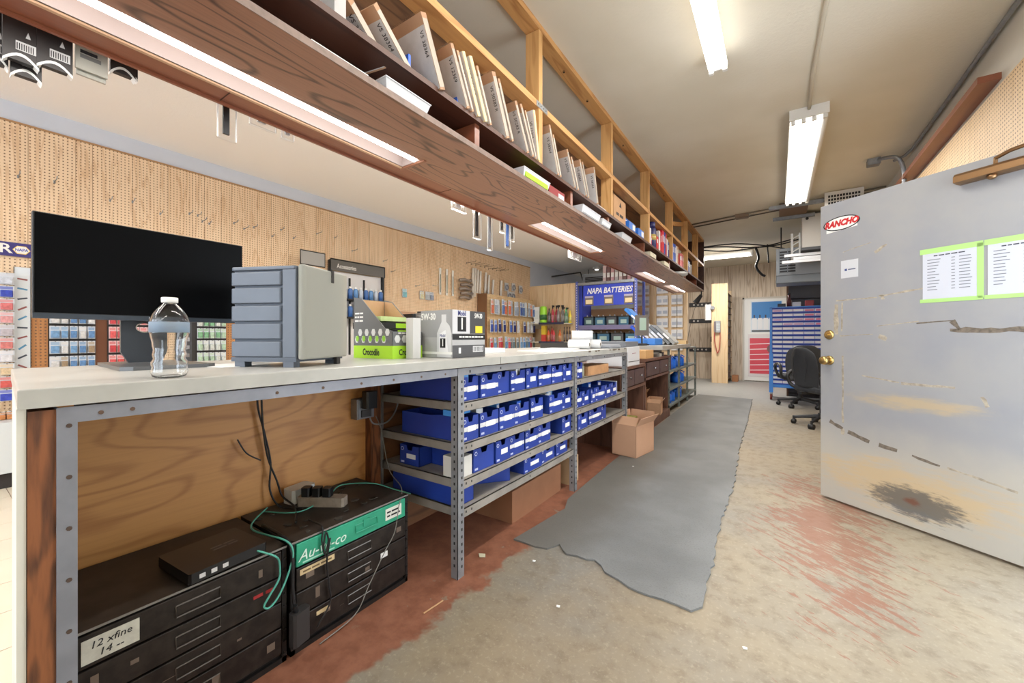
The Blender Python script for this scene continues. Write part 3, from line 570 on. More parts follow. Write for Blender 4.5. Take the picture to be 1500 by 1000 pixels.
# ------------------------------------------------------------------ black parts-drawer cabinets
CABM = M((34, 31, 29), 0.42, 0.35, var=0.35, vs=22, name='scuffed_black_steel'); CABM2 = M((44, 38, 34), 0.38, 0.4, var=0.4, vs=30, name='scuffed_drawer_front')
GRN = M((44, 156, 122), 0.45, var=0.1, vs=10, name='green_drawer_front'); MASK = M((206, 184, 142), 0.7, var=0.1, vs=30)
def loop_handle(x, y0, y1, z0, z1, mat, parent):
    wb().tube([(x, y0, z1), (x + 0.004, y0, z0), (x + 0.004, y1, z0), (x, y1, z1), (x, y0, z1)], 0.0022, 5).build('pull', mat, parent)
def cabinet(y0, y1, label, green):
    t = thing('drawer_cabinet', label, 'drawer cabinet', (-1.58, (y0 + y1) / 2, 0)); x1 = -1.393; zt = 0.392
    c = wb(); c.box(-1.77, x1 - 0.012, y0, y1, 0.0, zt - 0.004); c.box(x1 - 0.012, x1, y0, y0 + 0.014, 0, zt); c.box(x1 - 0.012, x1, y1 - 0.014, y1, 0, zt); c.box(x1 - 0.012, x1, y0, y1, 0, 0.018)
    c.build('body', CABM, t)
    wb().box(-1.77, x1 + 0.002, y0, y1, zt - 0.004, zt).build('top_plate', M((52, 46, 42), 0.5, 0.2, var=0.3, vs=14, name='dusty_cabinet_top'), t)
    wb().box(x1 + 0.002, x1 + 0.0035, y0, y1, zt - 0.006, zt).build('worn_edge', M((150, 148, 146), 0.35, 0.8), t)
    hs = (0.086, 0.086, 0.086, 0.092); z = zt - 0.012
    for i, h in enumerate(hs):
        m = GRN if (green and i == 0) else CABM2
        d = wb().box(x1 - 0.012, x1 + 0.004, y0 + 0.018, y1 - 0.018, z - h + 0.006, z).build('drawer', m, t, bevel=0.002)
        yc = (y0 + y1) / 2
        if green and i == 0:
            loop_handle(x1 + 0.005, yc - 0.01, yc + 0.09, z - 0.052, z - 0.024, GRN, d); wb().box(x1 + 0.004, x1 + 0.008, yc + 0.025, yc + 0.055, z - 0.042, z - 0.014).build('catch', GRN, d)
            text('lettering', 'Au-ve-co', 0.052, M((214, 236, 226), 0.5), d, (x1 + 0.0052, y0 + 0.115, z - 0.048), FX_, 0.95, 0.35, world=True)
            wb().box(x1 + 0.004, x1 + 0.0048, y0 + 0.04, y0 + 0.16, z - 0.074, z - 0.069).build('printed_line', M((170, 216, 200), 0.5), d)
            wb().box(x1 + 0.004, x1 + 0.005, y1 - 0.125, y1 - 0.04, z - 0.062, z - 0.014).build('label', M((222, 222, 212), 0.6), d)
            smudge('handwriting', 0.07, 0.011, 2, INK, d, (x1 + 0.0055, y1 - 0.083, z - 0.038), FX_, True, 8)
        else:
            loop_handle(x1 + 0.005, yc - 0.045, yc + 0.06, z - 0.056, z - 0.026, M((104, 98, 92), 0.35, 0.8), d)
            for q in range(5):
                yy = y0 + 0.03 + rnd.uniform(0, y1 - y0 - 0.09); wb().box(x1 + 0.004, x1 + 0.0046, yy, yy + rnd.uniform(0.01, 0.035), z - rnd.uniform(0.01, 0.07), z - rnd.uniform(0.01, 0.07)).build('scuff', M((118, 104, 92), 0.5, 0.4), d) if q < 2 else None
        if not green and i == 0:
            wb().box(x1 + 0.004, x1 + 0.006, y0 + 0.030, y0 + 0.135, z - 0.070, z - 0.012).build('label', M((196, 194, 180), 0.6, var=0.1, vs=40), d)
            text('lettering', '12 xfine\n14 --', 0.024, INK, d, (x1 + 0.0065, y0 + 0.082, z - 0.042), FX_, 1.0, 0.2, world=True)
        if not green and i == 1: smudge('red_mark', 0.07, 0.016, 1, M((150, 36, 36), 0.6), d, (x1 + 0.0052, y1 - 0.07, z - 0.025), FX_, True, 4)
        if green and i == 1: wb().box(x1 + 0.004, x1 + 0.005, y0 + 0.03, y0 + 0.16, z - 0.028, z - 0.008).build('tape_label', MASK, d); smudge('handwriting', 0.11, 0.009, 1, M((110, 90, 60), 0.7), d, (x1 + 0.0055, y0 + 0.095, z - 0.018), FX_, True, 6)
        if green and i == 2: wb().box(x1 + 0.004, x1 + 0.005, y1 - 0.15, y1 - 0.115, z - 0.04, z - 0.018).build('tape_label', PAPER, d)
        if green and i == 3: wb().box(x1 + 0.004, x1 + 0.005, y0 + 0.09, y0 + 0.14, z - 0.03, z - 0.016).build('tape_label', MASK, d)
        z -= h
    for q in range(9): wb().cyl((x1, y1 - 0.006, 0.03 + q * 0.04), (x1 + 0.004, y1 - 0.006, 0.03 + q * 0.04), 0.005, 6).build('hinge_knuckle', CABM, t)
    return t
cabinet(0.19, 0.702, 'scuffed black steel drawer cabinet with a handwritten label beside the counter end', False)
cabinet(0.716, 1.236, 'black steel drawer cabinet with a green top drawer', True)
# router, power strip, adapters, cables
ZT = 0.3925
t = thing('router', 'flat black network router lying on the black drawer cabinet', 'router', (-1.49, 0.535, ZT), 0.08)
MB().rbox(-0.10, 0.10, -0.115, 0.10, 0.006, 0.036, 0.006).build('case', M((20, 20, 22), 0.3), t)
for xx in (-0.08, 0.08): MB().cyl((xx, -0.08, 0), (xx, -0.08, 0.006), 0.008, 8).build('foot', RUBBER, t)
for k in range(3): MB().box(0.10, 0.1008, -0.09 + k * 0.03, -0.075 + k * 0.03, 0.014, 0.026).build('port_label', M((200, 200, 200), 0.5), t)
smudge('top_print', 0.07, 0.012, 2, M((84, 80, 82), 0.4), t, (0.0, 0.02, 0.0361), (0, 0, PI / 2), seed=5)
t = thing('power_adapter', 'white power brick on the cabinet against the plywood', 'adapter', (-1.735, 0.93, ZT), 0.15); MB().rbox(-0.035, 0.035, -0.055, 0.055, 0, 0.06, 0.01).build('case', M((206, 206, 200), 0.5), t); MB().cyl((0.03, 0.05, 0.03), (0.055, 0.075, 0.03), 0.006, 8).build('strain_relief', BLACK, t)
t = thing('power_strip', 'dusty grey power strip with black plugs on the green-drawer cabinet', 'power strip', (-1.60, 0.955, ZT), 0.55)
MB().rbox(-0.10, 0.10, -0.024, 0.024, 0, 0.038, 0.008).build('case', M((146, 134, 120), 0.6, var=0.15, vs=40), t)
for k in range(3): MB().rbox(-0.085 + k * 0.045, -0.05 + k * 0.045, -0.018, 0.018, 0.038, 0.075, 0.005).build('plug', BLACK, t)
for k in range(26):
    a = rnd.uniform(0.74, 1.2); b = rnd.uniform(-1.75, -1.42); s = rnd.uniform(0.008, 0.022)
    tag(wb().prism([(b + s * rnd.uniform(.5, 1) * math.cos(q), a + s * rnd.uniform(.5, 1) * math.sin(q)) for q in [2 * PI * i / 6 for i in range(6)]], 'z', ZT, ZT + 0.003).build('dirt_flake', M((62, 56, 50), 0.8), None), 'dark crumb of dirt on top of the green-drawer cabinet', 'debris', 'dirt flakes on the cabinet')
def cable(name, label, pts, r, mat, cat='cable', n=6):
    return tag(wb().tube(pts, r, n, 6).build(name, mat, None, True), label, cat)
CB = M((26, 26, 28), 0.5); CG = M((120, 118, 112), 0.5); CT = M((84, 168, 150), 0.45)
cable('network_cable', 'teal network cable looping from router over the cabinet front', [(-1.40, 0.61, ZT + 0.02), (-1.36, 0.65, ZT - 0.005), (-1.370, 0.668, 0.35), (-1.374, 0.668, 0.30), (-1.374, 0.640, 0.262), (-1.374, 0.622, 0.235), (-1.374, 0.640, 0.222), (-1.374, 0.672, 0.25), (-1.374, 0.705, 0.32), (-1.37, 0.712, ZT - 0.02), (-1.40, 0.70, ZT + 0.015), (-1.6, 0.68, ZT + 0.012), (-1.74, 0.80, ZT + 0.01)], 0.0032, CT)
cable('network_cable', 'thin teal cable running across the top of the green-drawer cabinet', [(-1.72, 0.78, ZT + 0.006), (-1.60, 0.86, ZT + 0.006), (-1.66, 1.02, ZT + 0.006), (-1.72, 1.12, ZT + 0.008), (-1.62, 1.22, ZT + 0.006), (-1.55, 1.29, ZT - 0.03), (-1.50, 1.35, ZT - 0.06)], 0.0028, CT)
cable('black_cable', 'black cord hanging from the countertop down the plywood', [(-1.75, 0.775, 0.955), (-1.755, 0.77, 0.83), (-1.76, 0.80, 0.70), (-1.755, 0.82, 0.58), (-1.75, 0.815, 0.47), (-1.72, 0.84, ZT + 0.006), (-1.62, 0.88, ZT + 0.006)], 0.004, CB)
cable('black_cable', 'second black cord twisted beside the first on the plywood', [(-1.745, 0.785, 0.955), (-1.755, 0.785, 0.86), (-1.75, 0.79, 0.72), (-1.755, 0.81, 0.60), (-1.745, 0.84, 0.50), (-1.74, 0.86, 0.43), (-1.66, 0.87, ZT + 0.006), (-1.52, 0.80, ZT + 0.006)], 0.004, CB)
cable('black_cable', 'short black cable end sticking out below the countertop', [(-1.76, 0.70, 0.70), (-1.755, 0.73, 0.64), (-1.75, 0.78, 0.60)], 0.003, CB)
cable('black_cable', 'coiled black cord tied in a hank over the green drawer', [(-1.50, 0.84, ZT + 0.006), (-1.395, 0.83, ZT + 0.012), (-1.378, 0.82, 0.36), (-1.376, 0.83, 0.31), (-1.378, 0.845, 0.35), (-1.378, 0.835, 0.385), (-1.376, 0.825, 0.33), (-1.378, 0.84, 0.30), (-1.374, 0.85, 0.36), (-1.376, 0.838, 0.28), (-1.376, 0.845, 0.20), (-1.376, 0.85, 0.12), (-1.376, 0.80, 0.06)], 0.0032, CB)
cable('black_cable', 'thick black cords running down between the drawer cabinets', [(-1.60, 0.72, ZT + 0.006), (-1.42, 0.712, ZT + 0.01), (-1.374, 0.712, 0.36), (-1.372, 0.712, 0.25), (-1.372, 0.72, 0.17)], 0.006, CB)
t = thing('wall_adapter', 'black power adapter hanging in front of the drawer cabinets', 'adapter', (-1.366, 0.73, 0.055), 0.2); MB().rbox(-0.018, 0.018, -0.03, 0.035, 0, 0.11, 0.008).build('case', M((48, 46, 46), 0.5), t); MB().cyl((0, -0.01, 0.11), (0, -0.015, 0.135), 0.008, 8).build('strain_relief', BLACK, t)
cable('thin_cord', 'thin grey cord hanging down over the end of the green-drawer cabinet', [(-1.70, 1.30, 0.70), (-1.68, 1.32, 0.62), (-1.60, 1.30, 0.45), (-1.45, 1.25, ZT + 0.01), (-1.375, 1.17, 0.36), (-1.377, 1.15, 0.26), (-1.377, 1.10, 0.20), (-1.375, 1.02, 0.10), (-1.37, 0.95, 0.02), (-1.36, 0.80, 0.006)], 0.0022, CG)
cable('armoured_cable', 'grey armoured cable looping from the outlet box to the rear post', [(-1.74, 1.29, 0.70), (-1.72, 1.30, 0.66), (-1.70, 1.36, 0.655), (-1.70, 1.42, 0.70), (-1.71, 1.46, 0.78), (-1.72, 1.49, 0.86)], 0.0042, GALV)
cable('thin_cord', 'pale loose cable on the floor beside the cabinets', [(-1.60, 1.26, 0.005), (-1.50, 1.27, 0.02), (-1.47, 1.275, 0.09), (-1.5, 1.27, 0.14), (-1.6, 1.27, 0.17)], 0.003, M((150, 136, 100), 0.5))
# litter on the floor
tag(wb().prism([(-1.26, 1.585), (-1.23, 1.60), (-1.215, 1.58), (-1.24, 1.565)], 'z', 0.001, 0.006).build('paper_scrap', M((200, 196, 170), 0.7), None), 'crumpled pale scrap on the painted floor under the shelving', 'litter')
tag(wb().tube([(-1.17, 1.12, 0.004), (-1.16, 1.22, 0.004)], 0.003, 5).build('stick', M((190, 150, 110), 0.6), None), 'thin pale stick lying on the red-brown floor', 'litter')
for x_, y_ in ((-0.10, 1.62), (-1.0, 1.68), (-0.75, 1.45), (0.1, 1.1), (-1.02, 3.36)):
    tag(wb().prism([(x_, y_), (x_ + 0.012, y_ + 0.004), (x_ + 0.010, y_ + 0.014), (x_ - 0.004, y_ + 0.010)], 'z', 0.0105 if (x_, y_) == (-1.02, 3.36) else 0.001, 0.012 if (x_, y_) == (-1.02, 3.36) else 0.004).build('paper_scrap', PAPER, None), 'tiny white paper scrap lying on the floor', 'litter', 'paper scraps on the floor')

# ------------------------------------------------------------------ things on the countertop
ZC1 = 1.0003
t = thing('monitor', 'flat black computer monitor on a slate stand at the counter end', 'monitor', (-1.80, 0.465, ZC1))
SL = M((62, 68, 76), 0.4, 0.3)
wb().box(-1.872, -1.850, 0.193, 0.755, 1.158, 1.480).build('housing', M((26, 28, 31), 0.4), t, bevel=0.003)
wb().box(-1.850, -1.8485, 0.197, 0.751, 1.176, 1.477).build('screen', M((6, 7, 9), 0.35, spec=0.08), t)
cb = wb().box(-1.852, -1.846, 0.193, 0.755, 1.158, 1.174).build('chin', M((58, 66, 76), 0.35, 0.3), t)
text('lettering', 'DELL', 0.013, M((170, 176, 184), 0.4), cb, (-1.8455, 0.474, 1.166), FX_, 1.2, world=True, bold=0.0003)
n_ = wb(); ring = 20
# stand neck: plate with an oval hole
yc, zc, ra, rb = 0.455, 1.135, 0.022, 0.016; out = []
for i in range(ring):
    a = 2 * PI * i / ring; c, s = math.cos(a), math.sin(a); k = min(0.062 / max(abs(c), 1e-6), (0.05 if s > 0 else 0.125) / max(abs(s), 1e-6)); out.append((yc + c * k, zc + s * k))
inn = [(yc + ra * math.cos(2 * PI * i / ring), zc + rb * math.sin(2 * PI * i / ring)) for i in range(ring)]
vs = [(-1.885, y, z) for y, z in out] + [(-1.885, y, z) for y, z in inn] + [(-1.900, y, z) for y, z in out] + [(-1.900, y, z) for y, z in inn]; fs = []
for i in range(ring):
    j = (i + 1) % ring; fs += [(i, j, ring + j, ring + i), (2 * ring + i, 3 * ring + i, 3 * ring + j, 2 * ring + j), (i, 2 * ring + i, 2 * ring + j, j), (ring + i, ring + j, 3 * ring + j, 3 * ring + i)]
n_.add(vs, fs).build('stand_neck', SL, t)
wb().tube([(-1.884, yc + ra * 1.05 * math.cos(2 * PI * i / 24), zc + rb * 1.05 * math.sin(2 * PI * i / 24)) for i in range(25)], 0.0022, 6).build('hole_rim', CHROME, t)
wb().box(-1.885, -1.87, 0.40, 0.51, 1.16, 1.28).build('mount', SL, t)
wb().prism([(-1.99, 0.355), (-1.62, 0.335), (-1.60, 0.36), (-1.60, 0.55), (-1.62, 0.575), (-1.99, 0.555)], 'z', ZC1, 1.012).build('base_plate', M((104, 106, 108), 0.35, 0.5), t)

t = thing('water_bottle', 'clear plastic water bottle with a white cap on the countertop', 'bottle', (-1.262, 0.352, ZC1))
prof = [(0.024, 0), (0.033, 0.004), (0.036, 0.012)]
for k in range(9): prof += [(0.0365 - 0.0025 * (k % 2) - (0.003 if 3 <= k <= 6 else 0), 0.016 + k * 0.0105)]
prof += [(0.0385, 0.112), (0.0388, 0.140), (0.037, 0.146), (0.034, 0.156), (0.026, 0.170), (0.0165, 0.181), (0.0135, 0.184), (0.0135, 0.186)]
MB().lathe(prof + [(r - 0.0012, z) for r, z in prof[::-1] if z > 0.003], 32).build('bottle', glassy('bottle_plastic', (250, 252, 253), 0.02, 1.38), t, True)
MB().lathe([(0.0394, 0.112), (0.0394, 0.138), (0.0390, 0.138), (0.0390, 0.112)], 28).build('label', glassy('bottle_label', (206, 222, 238), 0.3, 1.05, 0.75), t, True)
MB().lathe([(0.0155, 0.186), (0.0165, 0.187), (0.0165, 0.198), (0.015, 0.199)], 20).build('cap', WHITE, t, True)

# drawer case with a clear lid on its side
t = thing('drawer_case', 'slate grey plastic drawer case with a cloudy clear lid and short feet', 'storage case', (-1.314, 0.694, ZC1), math.radians(24)); t.scale = (0.86, 0.72, 1.02)
GP = M((88, 96, 108), 0.42, var=0.05, vs=6, name='slate_plastic'); GP2 = M((76, 84, 96), 0.45)
# local: slatted face looks to -y (x from -0.285 to 0), clear lid looks to +x (y from 0 to 0.36)
MB().rbox(-0.285, -0.004, 0.012, 0.355, 0.03, 0.318, 0.006).build('body', M((70, 78, 90), 0.5), t)
MB().box(-0.062, -0.003, 0.0, 0.02, 0.03, 0.32).build('face_stile', GP, t, bevel=0.004)
for k in range(5):
    z0 = 0.034 + k * 0.0585; h = 0.050 if k < 4 else 0.044
    d = MB().rbox(-0.287, -0.064, -0.004, 0.03, z0, z0 + h, 0.006).build('drawer', GP, t, bevel=0.003)
MB().rbox(-0.288, -0.002, -0.002, 0.358, 0.318, 0.33, 0.008).build('roof', GP, t, bevel=0.003)
MB().box(-0.287, -0.002, 0.0, 0.358, 0.018, 0.032).build('floor_plate', GP2, t)
for a, b in ((-0.275, 0.005), (-0.06, 0.005), (-0.275, 0.31), (-0.06, 0.31)): MB().box(a, a + 0.045, b, b + 0.04, 0.0, 0.02).build('foot', GP, t)
MB().rbox(-0.002, 0.030, 0.004, 0.352, 0.026, 0.334, 0.010).build('clear_lid', glassy('cloudy_lid', (196, 196, 186), 0.4, 1.2, 0.55), t, bevel=0.006)
MB().box(0.006, 0.034, 0.205, 0.222, 0.292, 0.336).build('latch', DARK, t)
MB().box(0.004, 0.02, 0.27, 0.30, 0.0, 0.026).build('hinge_foot', DARK, t)

# green display box with packs of wipes, grey-green print
t = thing('display_box', 'grey and lime green open display box of hand wipes', 'display box', (-1.465, 1.21, ZC1), math.radians(2)); t.scale = (0.86, 1, 1.1)
GRYC = M((104, 106, 106), 0.6); KIN = KRAFT
b = MB(); b.prism([(-0.32, 0), (0, 0), (0, 0.115), (-0.06, 0.13), (-0.25, 0.26), (-0.32, 0.27)], 'y', 0, 0.004); b.prism([(-0.32, 0), (0, 0), (0, 0.115), (-0.06, 0.13), (-0.25, 0.26), (-0.32, 0.27)], 'y', 0.186, 0.19)
b.box(-0.32, -0.316, 0, 0.19, 0, 0.265); b.box(-0.004, 0, 0, 0.19, 0, 0.115); b.box(-0.32, 0, 0, 0.19, 0, 0.004); b.build('carton', GRYC, t)
MB().box(-0.316, -0.3145, 0.004, 0.186, 0.05, 0.262).build('inner_back', KIN, t); MB().prism([(-0.31, 0.1), (-0.02, 0.09), (-0.06, 0.126), (-0.25, 0.256), (-0.31, 0.262)], 'y', 0.1848, 0.186).build('inner_side', KIN, t)
MB().box(-0.318, 0.0008, -0.0010, 0, 0.0, 0.055).build('green_band', LIME, t); MB().box(0, 0.0010, -0.001, 0.19, 0.0, 0.055).build('green_band', LIME, t)
for k in range(5):
    for r in range(2):
        cx_, cz_ = -0.29 + k * 0.056 + (0.028 if r else 0), 0.082 + r * 0.03
        MB().prism([(cx_ + 0.017 * math.cos(PI * i / 3), cz_ + 0.017 * math.sin(PI * i / 3)) for i in range(6)], 'y', -0.0012, 0).build('hexagon_print', M((206, 208, 206), 0.6), t)
for k in range(4): MB().prism([(0.03 + k * 0.044 + 0.018 * math.cos(PI * i / 3), 0.084 + 0.018 * math.sin(PI * i / 3)) for i in range(6)], 'x', 0, 0.0012).build('hexagon_print', M((206, 208, 206), 0.6), t)
for k in range(5):
    cx_ = -0.285 + k * 0.055; MB().prism([(cx_ + 0.013 * math.cos(PI * i / 6), 0.085 + 0.013 * math.sin(PI * i / 6)) for i in range(12)], 'y', -0.0022, -0.0012).build('green_dot_print', M((140, 196, 60), 0.6), t)
text('lettering', 'Crocodile', 0.040, M((40, 52, 30), 0.6), t, (-0.17, -0.0015, 0.026), FY_, 0.85, bold=0.001)
text('lettering', 'Crocodile', 0.036, M((40, 52, 30), 0.6), t, (0.0014, 0.10, 0.026), FX_, 0.85, bold=0.001)
smudge('small_print', 0.07, 0.011, 3, WHITE, t, (-0.272, -0.0006, 0.18), FY_, seed=2); smudge('small_print', 0.13, 0.008, 1, WHITE, t, (0.0006, 0.10, 0.109), FX_, seed=9)
for k in range(5):
    p = thing('wipes_pack', 'black and lime wipes packet lying in the green display box', 'packet', (-1.485 - 0.014 * k, 1.219, ZC1 + 0.006 + k * 0.034), math.radians(2), 'wipes packets in the display box')
    MB().rbox(-0.235, -0.015, 0.002, 0.165, 0.0, 0.031, 0.01).build('pouch', BLACK if k % 2 else M((40, 42, 40), 0.35), p); MB().rbox(-0.16, -0.04, 0.02, 0.15, 0.031, 0.0325, 0.004).build('green_print', LIME, p); MB().box(-0.0152, -0.0142, 0.09, 0.16, 0.004, 0.027).build('green_end', LIME, p)
p = thing('wipes_pack', 'lime and white wipes packet lying uppermost in the display box', 'packet', (-1.52, 1.219, ZC1 + 0.178), math.radians(2)); MB().rbox(-0.235, -0.03, 0.004, 0.163, 0.0, 0.022, 0.01).build('pouch', M((196, 216, 150), 0.35), p); MB().rbox(-0.2, -0.1, 0.02, 0.15, 0.022, 0.0235, 0.004).build('green_print', LIME, p)
t = thing('second_display_box', 'folded open grey display carton behind the motor oil box', 'display box', (-1.56, 1.43, ZC1))
b = MB(); b.prism([(-0.30, 0), (0, 0), (0, 0.17), (-0.25, 0.255), (-0.30, 0.27)], 'y', 0, 0.004); b.box(-0.30, -0.296, 0, 0.28, 0, 0.255); b.box(-0.30, 0, 0, 0.28, 0, 0.004); b.box(-0.004, 0, 0, 0.28, 0, 0.16); b.box(-0.30, 0, 0.276, 0.28, 0, 0.2); b.build('carton', KRAFT, t)
MB().prism([(-0.30, 0), (0, 0), (0, 0.17), (-0.25, 0.255), (-0.30, 0.27)], 'y', -0.0012, 0).build('outer_print', GRYC, t)
for k in range(6):
    p = thing('foil_pouch', 'black and silver pouch heaped in the carton behind the motor oil', 'packet', (-1.60 - rnd.uniform(0, 0.14), 1.50 + 0.035 * k, ZC1 + 0.0045), rnd.uniform(-0.3, 0.3), 'pouches in the carton')
    MB().rbox(-0.05, 0.05, -0.012, 0.012, 0, 0.235 + rnd.uniform(-0.02, 0.012), 0.005).build('pouch', (BLACK, M((190, 190, 188), 0.3, 0.4), M((120, 120, 118), 0.4))[k % 3], p)
t = thing('paper_roll', 'white square paper tube standing beside the green display box', 'tube', (-1.425, 1.30, ZC1)); MB().box(-0.024, 0.024, -0.024, 0.024, 0, 0.19).build('sleeve', M((196, 195, 191), 0.6), t, bevel=0.002); MB().box(-0.02, 0.02, -0.02, 0.02, 0.19, 0.1905).build('end', M((190, 188, 184), 0.7), t)
# motor oil carton
t = thing('motor_oil_box', 'grey motor oil carton with black print on the countertop', 'box', (-1.282, 1.412, ZC1), 0.0); t.scale = (0.86, 0.80, 1.0)
MB().box(-0.245, 0, 0, 0.315, 0, 0.232).build('carton', M((172, 172, 172), 0.45, var=0.05, vs=10), t, bevel=0.002)
SIL = M((150, 151, 152), 0.45); DKP = M((44, 44, 46), 0.5)
MB().box(-0.2455, 0.0, -0.0008, 0, 0.10, 0.232).build('front_print', M((150, 151, 152), 0.5), t)
text('lettering', '5W-30', 0.045, WHITE, t, (-0.185, -0.0012, 0.20), FY_, 0.9, bold=0.0012)
bp = [(-0.115, 0.005), (-0.01, 0.005), (-0.006, 0.12), (-0.02, 0.155), (-0.045, 0.175), (-0.045, 0.21), (-0.08, 0.21), (-0.08, 0.175), (-0.115, 0.12)]
MB().prism(bp, 'y', -0.0016, 0).build('bottle_print', M((206, 207, 208), 0.4), t); MB().prism([(-0.10, 0.03), (-0.03, 0.03), (-0.05, 0.135), (-0.10, 0.115)], 'y', -0.0022, 0).build('bottle_label', M((226, 227, 228), 0.4), t)
MB().box(-0.09, -0.05, -0.0028, 0, 0.05, 0.095).build('black_print', BLACK, t); text('lettering', '1', 0.048, WHITE, t, (-0.07, -0.0032, 0.0725), FY_, bold=0.001); text('lettering', 'Mobil', 0.02, M((40, 50, 120), 0.5), t, (-0.072, -0.0026, 0.108), FY_)
MB().box(-0.245, 0, -0.0026, -0.0008, 0.018, 0.03).build('white_line', WHITE, t)
MB().box(0, 0.0008, 0, 0.10 + 0.06, 0.12, 0.232).build('silver_print', M((206, 206, 208), 0.4), t); MB().box(0, 0.0012, 0.045, 0.125, 0.128, 0.20).build('black_print', BLACK, t)
text('lettering', '1', 0.078, WHITE, t, (0.0018, 0.085, 0.164), FX_, bold=0.002); text('lettering', 'Mobil', 0.034, M((40, 50, 120), 0.5), t, (0.0014, 0.085, 0.216), FX_, bold=0.0006)
MB().box(0, 0.0008, 0.16, 0.315, 0.118, 0.232).build('dark_print', M((66, 66, 68), 0.5), t); text('lettering', '5W-30', 0.034, WHITE, t, (0.0014, 0.245, 0.208), FX_, 0.8, bold=0.0008); MB().box(0.0006, 0.0016, 0.215, 0.285, 0.122, 0.158).build('yellow_patch', YELLOW, t)
MB().box(0, 0.001, 0, 0.315, 0.088, 0.116).build('black_band', BLACK, t); smudge('small_print', 0.24, 0.012, 1, WHITE, t, (0.0011, 0.18, 0.102), FX_, seed=7)
MB().box(0, 0.001, 0, 0.315, 0.0, 0.062).build('dark_band', M((78, 78, 80), 0.5), t); MB().box(0.0008, 0.0016, 0.19, 0.295, 0.026, 0.056).build('barcode', M((206, 206, 206), 0.6), t)
for k in range(16): MB().box(0.0014, 0.002, 0.196 + k * 0.006, 0.196 + k * 0.006 + rnd.choice((0.001, 0.002, 0.003)), 0.03, 0.052).build('bar', INK, t)
MB().box(0.0008, 0.0016, 0.055, 0.075, 0.022, 0.05).build('mark', WHITE, t)
# papers, rolls and sheets on the second slab
for k, (x_, y_, w, l, h, a, lab) in enumerate(((-1.62, 1.95, 0.26, 0.42, 0.03, 0.05, 'thick stack of white paper on the countertop beside the motor oil'), (-1.62, 2.05, 0.22, 0.30, 0.012, 0.3, None), (-1.38, 2.5, 0.22, 0.36, 0.008, -0.2, 'loose white sheets on the countertop between paper stack and rolls'), (-1.50, 2.95, 0.25, 0.33, 0.01, 0.15, 'white papers beside the crumpled paper rolls'), (-1.90, 1.90, 0.18, 0.24, 0.016, -0.1, 'small pad of white forms behind the motor oil box'))):
    if lab: put(tag(MB().box(-w / 2, w / 2, -l / 2, l / 2, 0, h).build('paper_stack', PAPER, None), lab, 'paper'), (x_, y_, ZC1), a)
for k, (x_, y_, z_, a) in enumerate(((-1.42, 3.17, 0, 0.12), (-1.46, 3.27, 0, -0.05), (-1.40, 3.37, 0, 0.1), (-1.45, 3.30, 0.0805, 0.5))):
    r = 0.04
    p = thing('paper_roll', 'white receipt paper roll in a heap on the chipped countertop', 'paper roll', (x_, y_, ZC1 + z_), a, 'paper rolls on the counter')
    MB().cyl((-0.09, 0, r), (0.09, 0, r), r, 16).build('roll', M((222, 222, 222), 0.7), p, True); MB().cyl((0.088, 0, r), (0.0915, 0, r), 0.014, 12).build('core', M((120, 116, 110), 0.8), p)
put(tag(MB().prism([(-0.14, -0.1), (-0.02, -0.16), (0.12, -0.1), (0.16, 0.06), (0.02, 0.14), (-0.12, 0.08)], 'z', 0, 0.035).build('grey_cloth', M((140, 143, 148), 0.8), None, bevel=0.012), 'folded grey cloth beside the paper rolls', 'cloth'), (-1.36, 3.55, ZC1))
t = thing('wire_basket', 'dark low tray on the countertop behind the paper rolls', 'tray', (-1.70, 3.45, ZC1)); MB().box(-0.15, 0.15, -0.2, 0.2, 0, 0.008).build('base', DARK, t)
for a in (-0.2, 0.196): MB().box(-0.15, 0.15, a, a + 0.004, 0.008, 0.05).build('rim', DARK, t)
put(tag(MB().rbox(-0.05, 0.05, -0.03, 0.03, 0, 0.06, 0.01).build('webcam_box', M((66, 72, 82), 0.5), None), 'small dark grey box between monitor and drawer case', 'box'), (-1.82, 0.80, ZC1))
put(tag(MB().prism([(-0.12, -0.1), (0.10, -0.06), (0.12, 0.08), (-0.10, 0.06)], 'z', 0, 0.0012).build('paper_sheet', PAPER, None), 'white sheet under the drawer case beside the bottle', 'paper'), (-1.62, 0.62, ZC1))

# ------------------------------------------------------------------ overhead timber unit
FXO, BXO, Y0, Y1 = -1.165, -1.705, -0.8, 8.32
ov = thing('overhead_shelf_unit', 'long overhead timber shelf unit with oak soffit above the counter', 'shelf unit', (-1.43, 3.7, 1.97))
wb().box(-1.462, FXO, Y0, Y1, 1.97, 1.992).build('soffit_board', OAK, ov)
wb().box(FXO, FXO + 0.003, Y0, Y1, 1.968, 1.992).build('edge_band', M((128, 106, 94), 0.5, var=0.15, vs=30), ov)
wb().box(BXO, -1.60, Y0, Y1, 1.972, 1.992).build('rear_trim_board', OAK_TRIM, ov); wb().box(BXO - 0.012, BXO, Y0, Y1, 1.962, 2.0).build('rear_lip', OAK_TRIM, ov)
LT = ((-0.75, 1.385), (2.64, 3.86), (5.40, 6.55), (7.0, 8.2))
prev = Y0
for a, b in LT:
    if a - prev > 0.06: wb().box(-1.60, -1.46, prev, a, 1.971, 1.992).build('soffit_infill', OAK, ov)
    prev = b
wb().box(-1.60, -1.46, prev, Y1, 1.971, 1.992).build('soffit_infill', OAK, ov)
for yj in (0.62, 1.75, 4.2): wb().box(BXO, -1.60, yj, yj + 0.003, 1.9705, 1.972).build('joint', M((70, 40, 28), 0.7), ov)
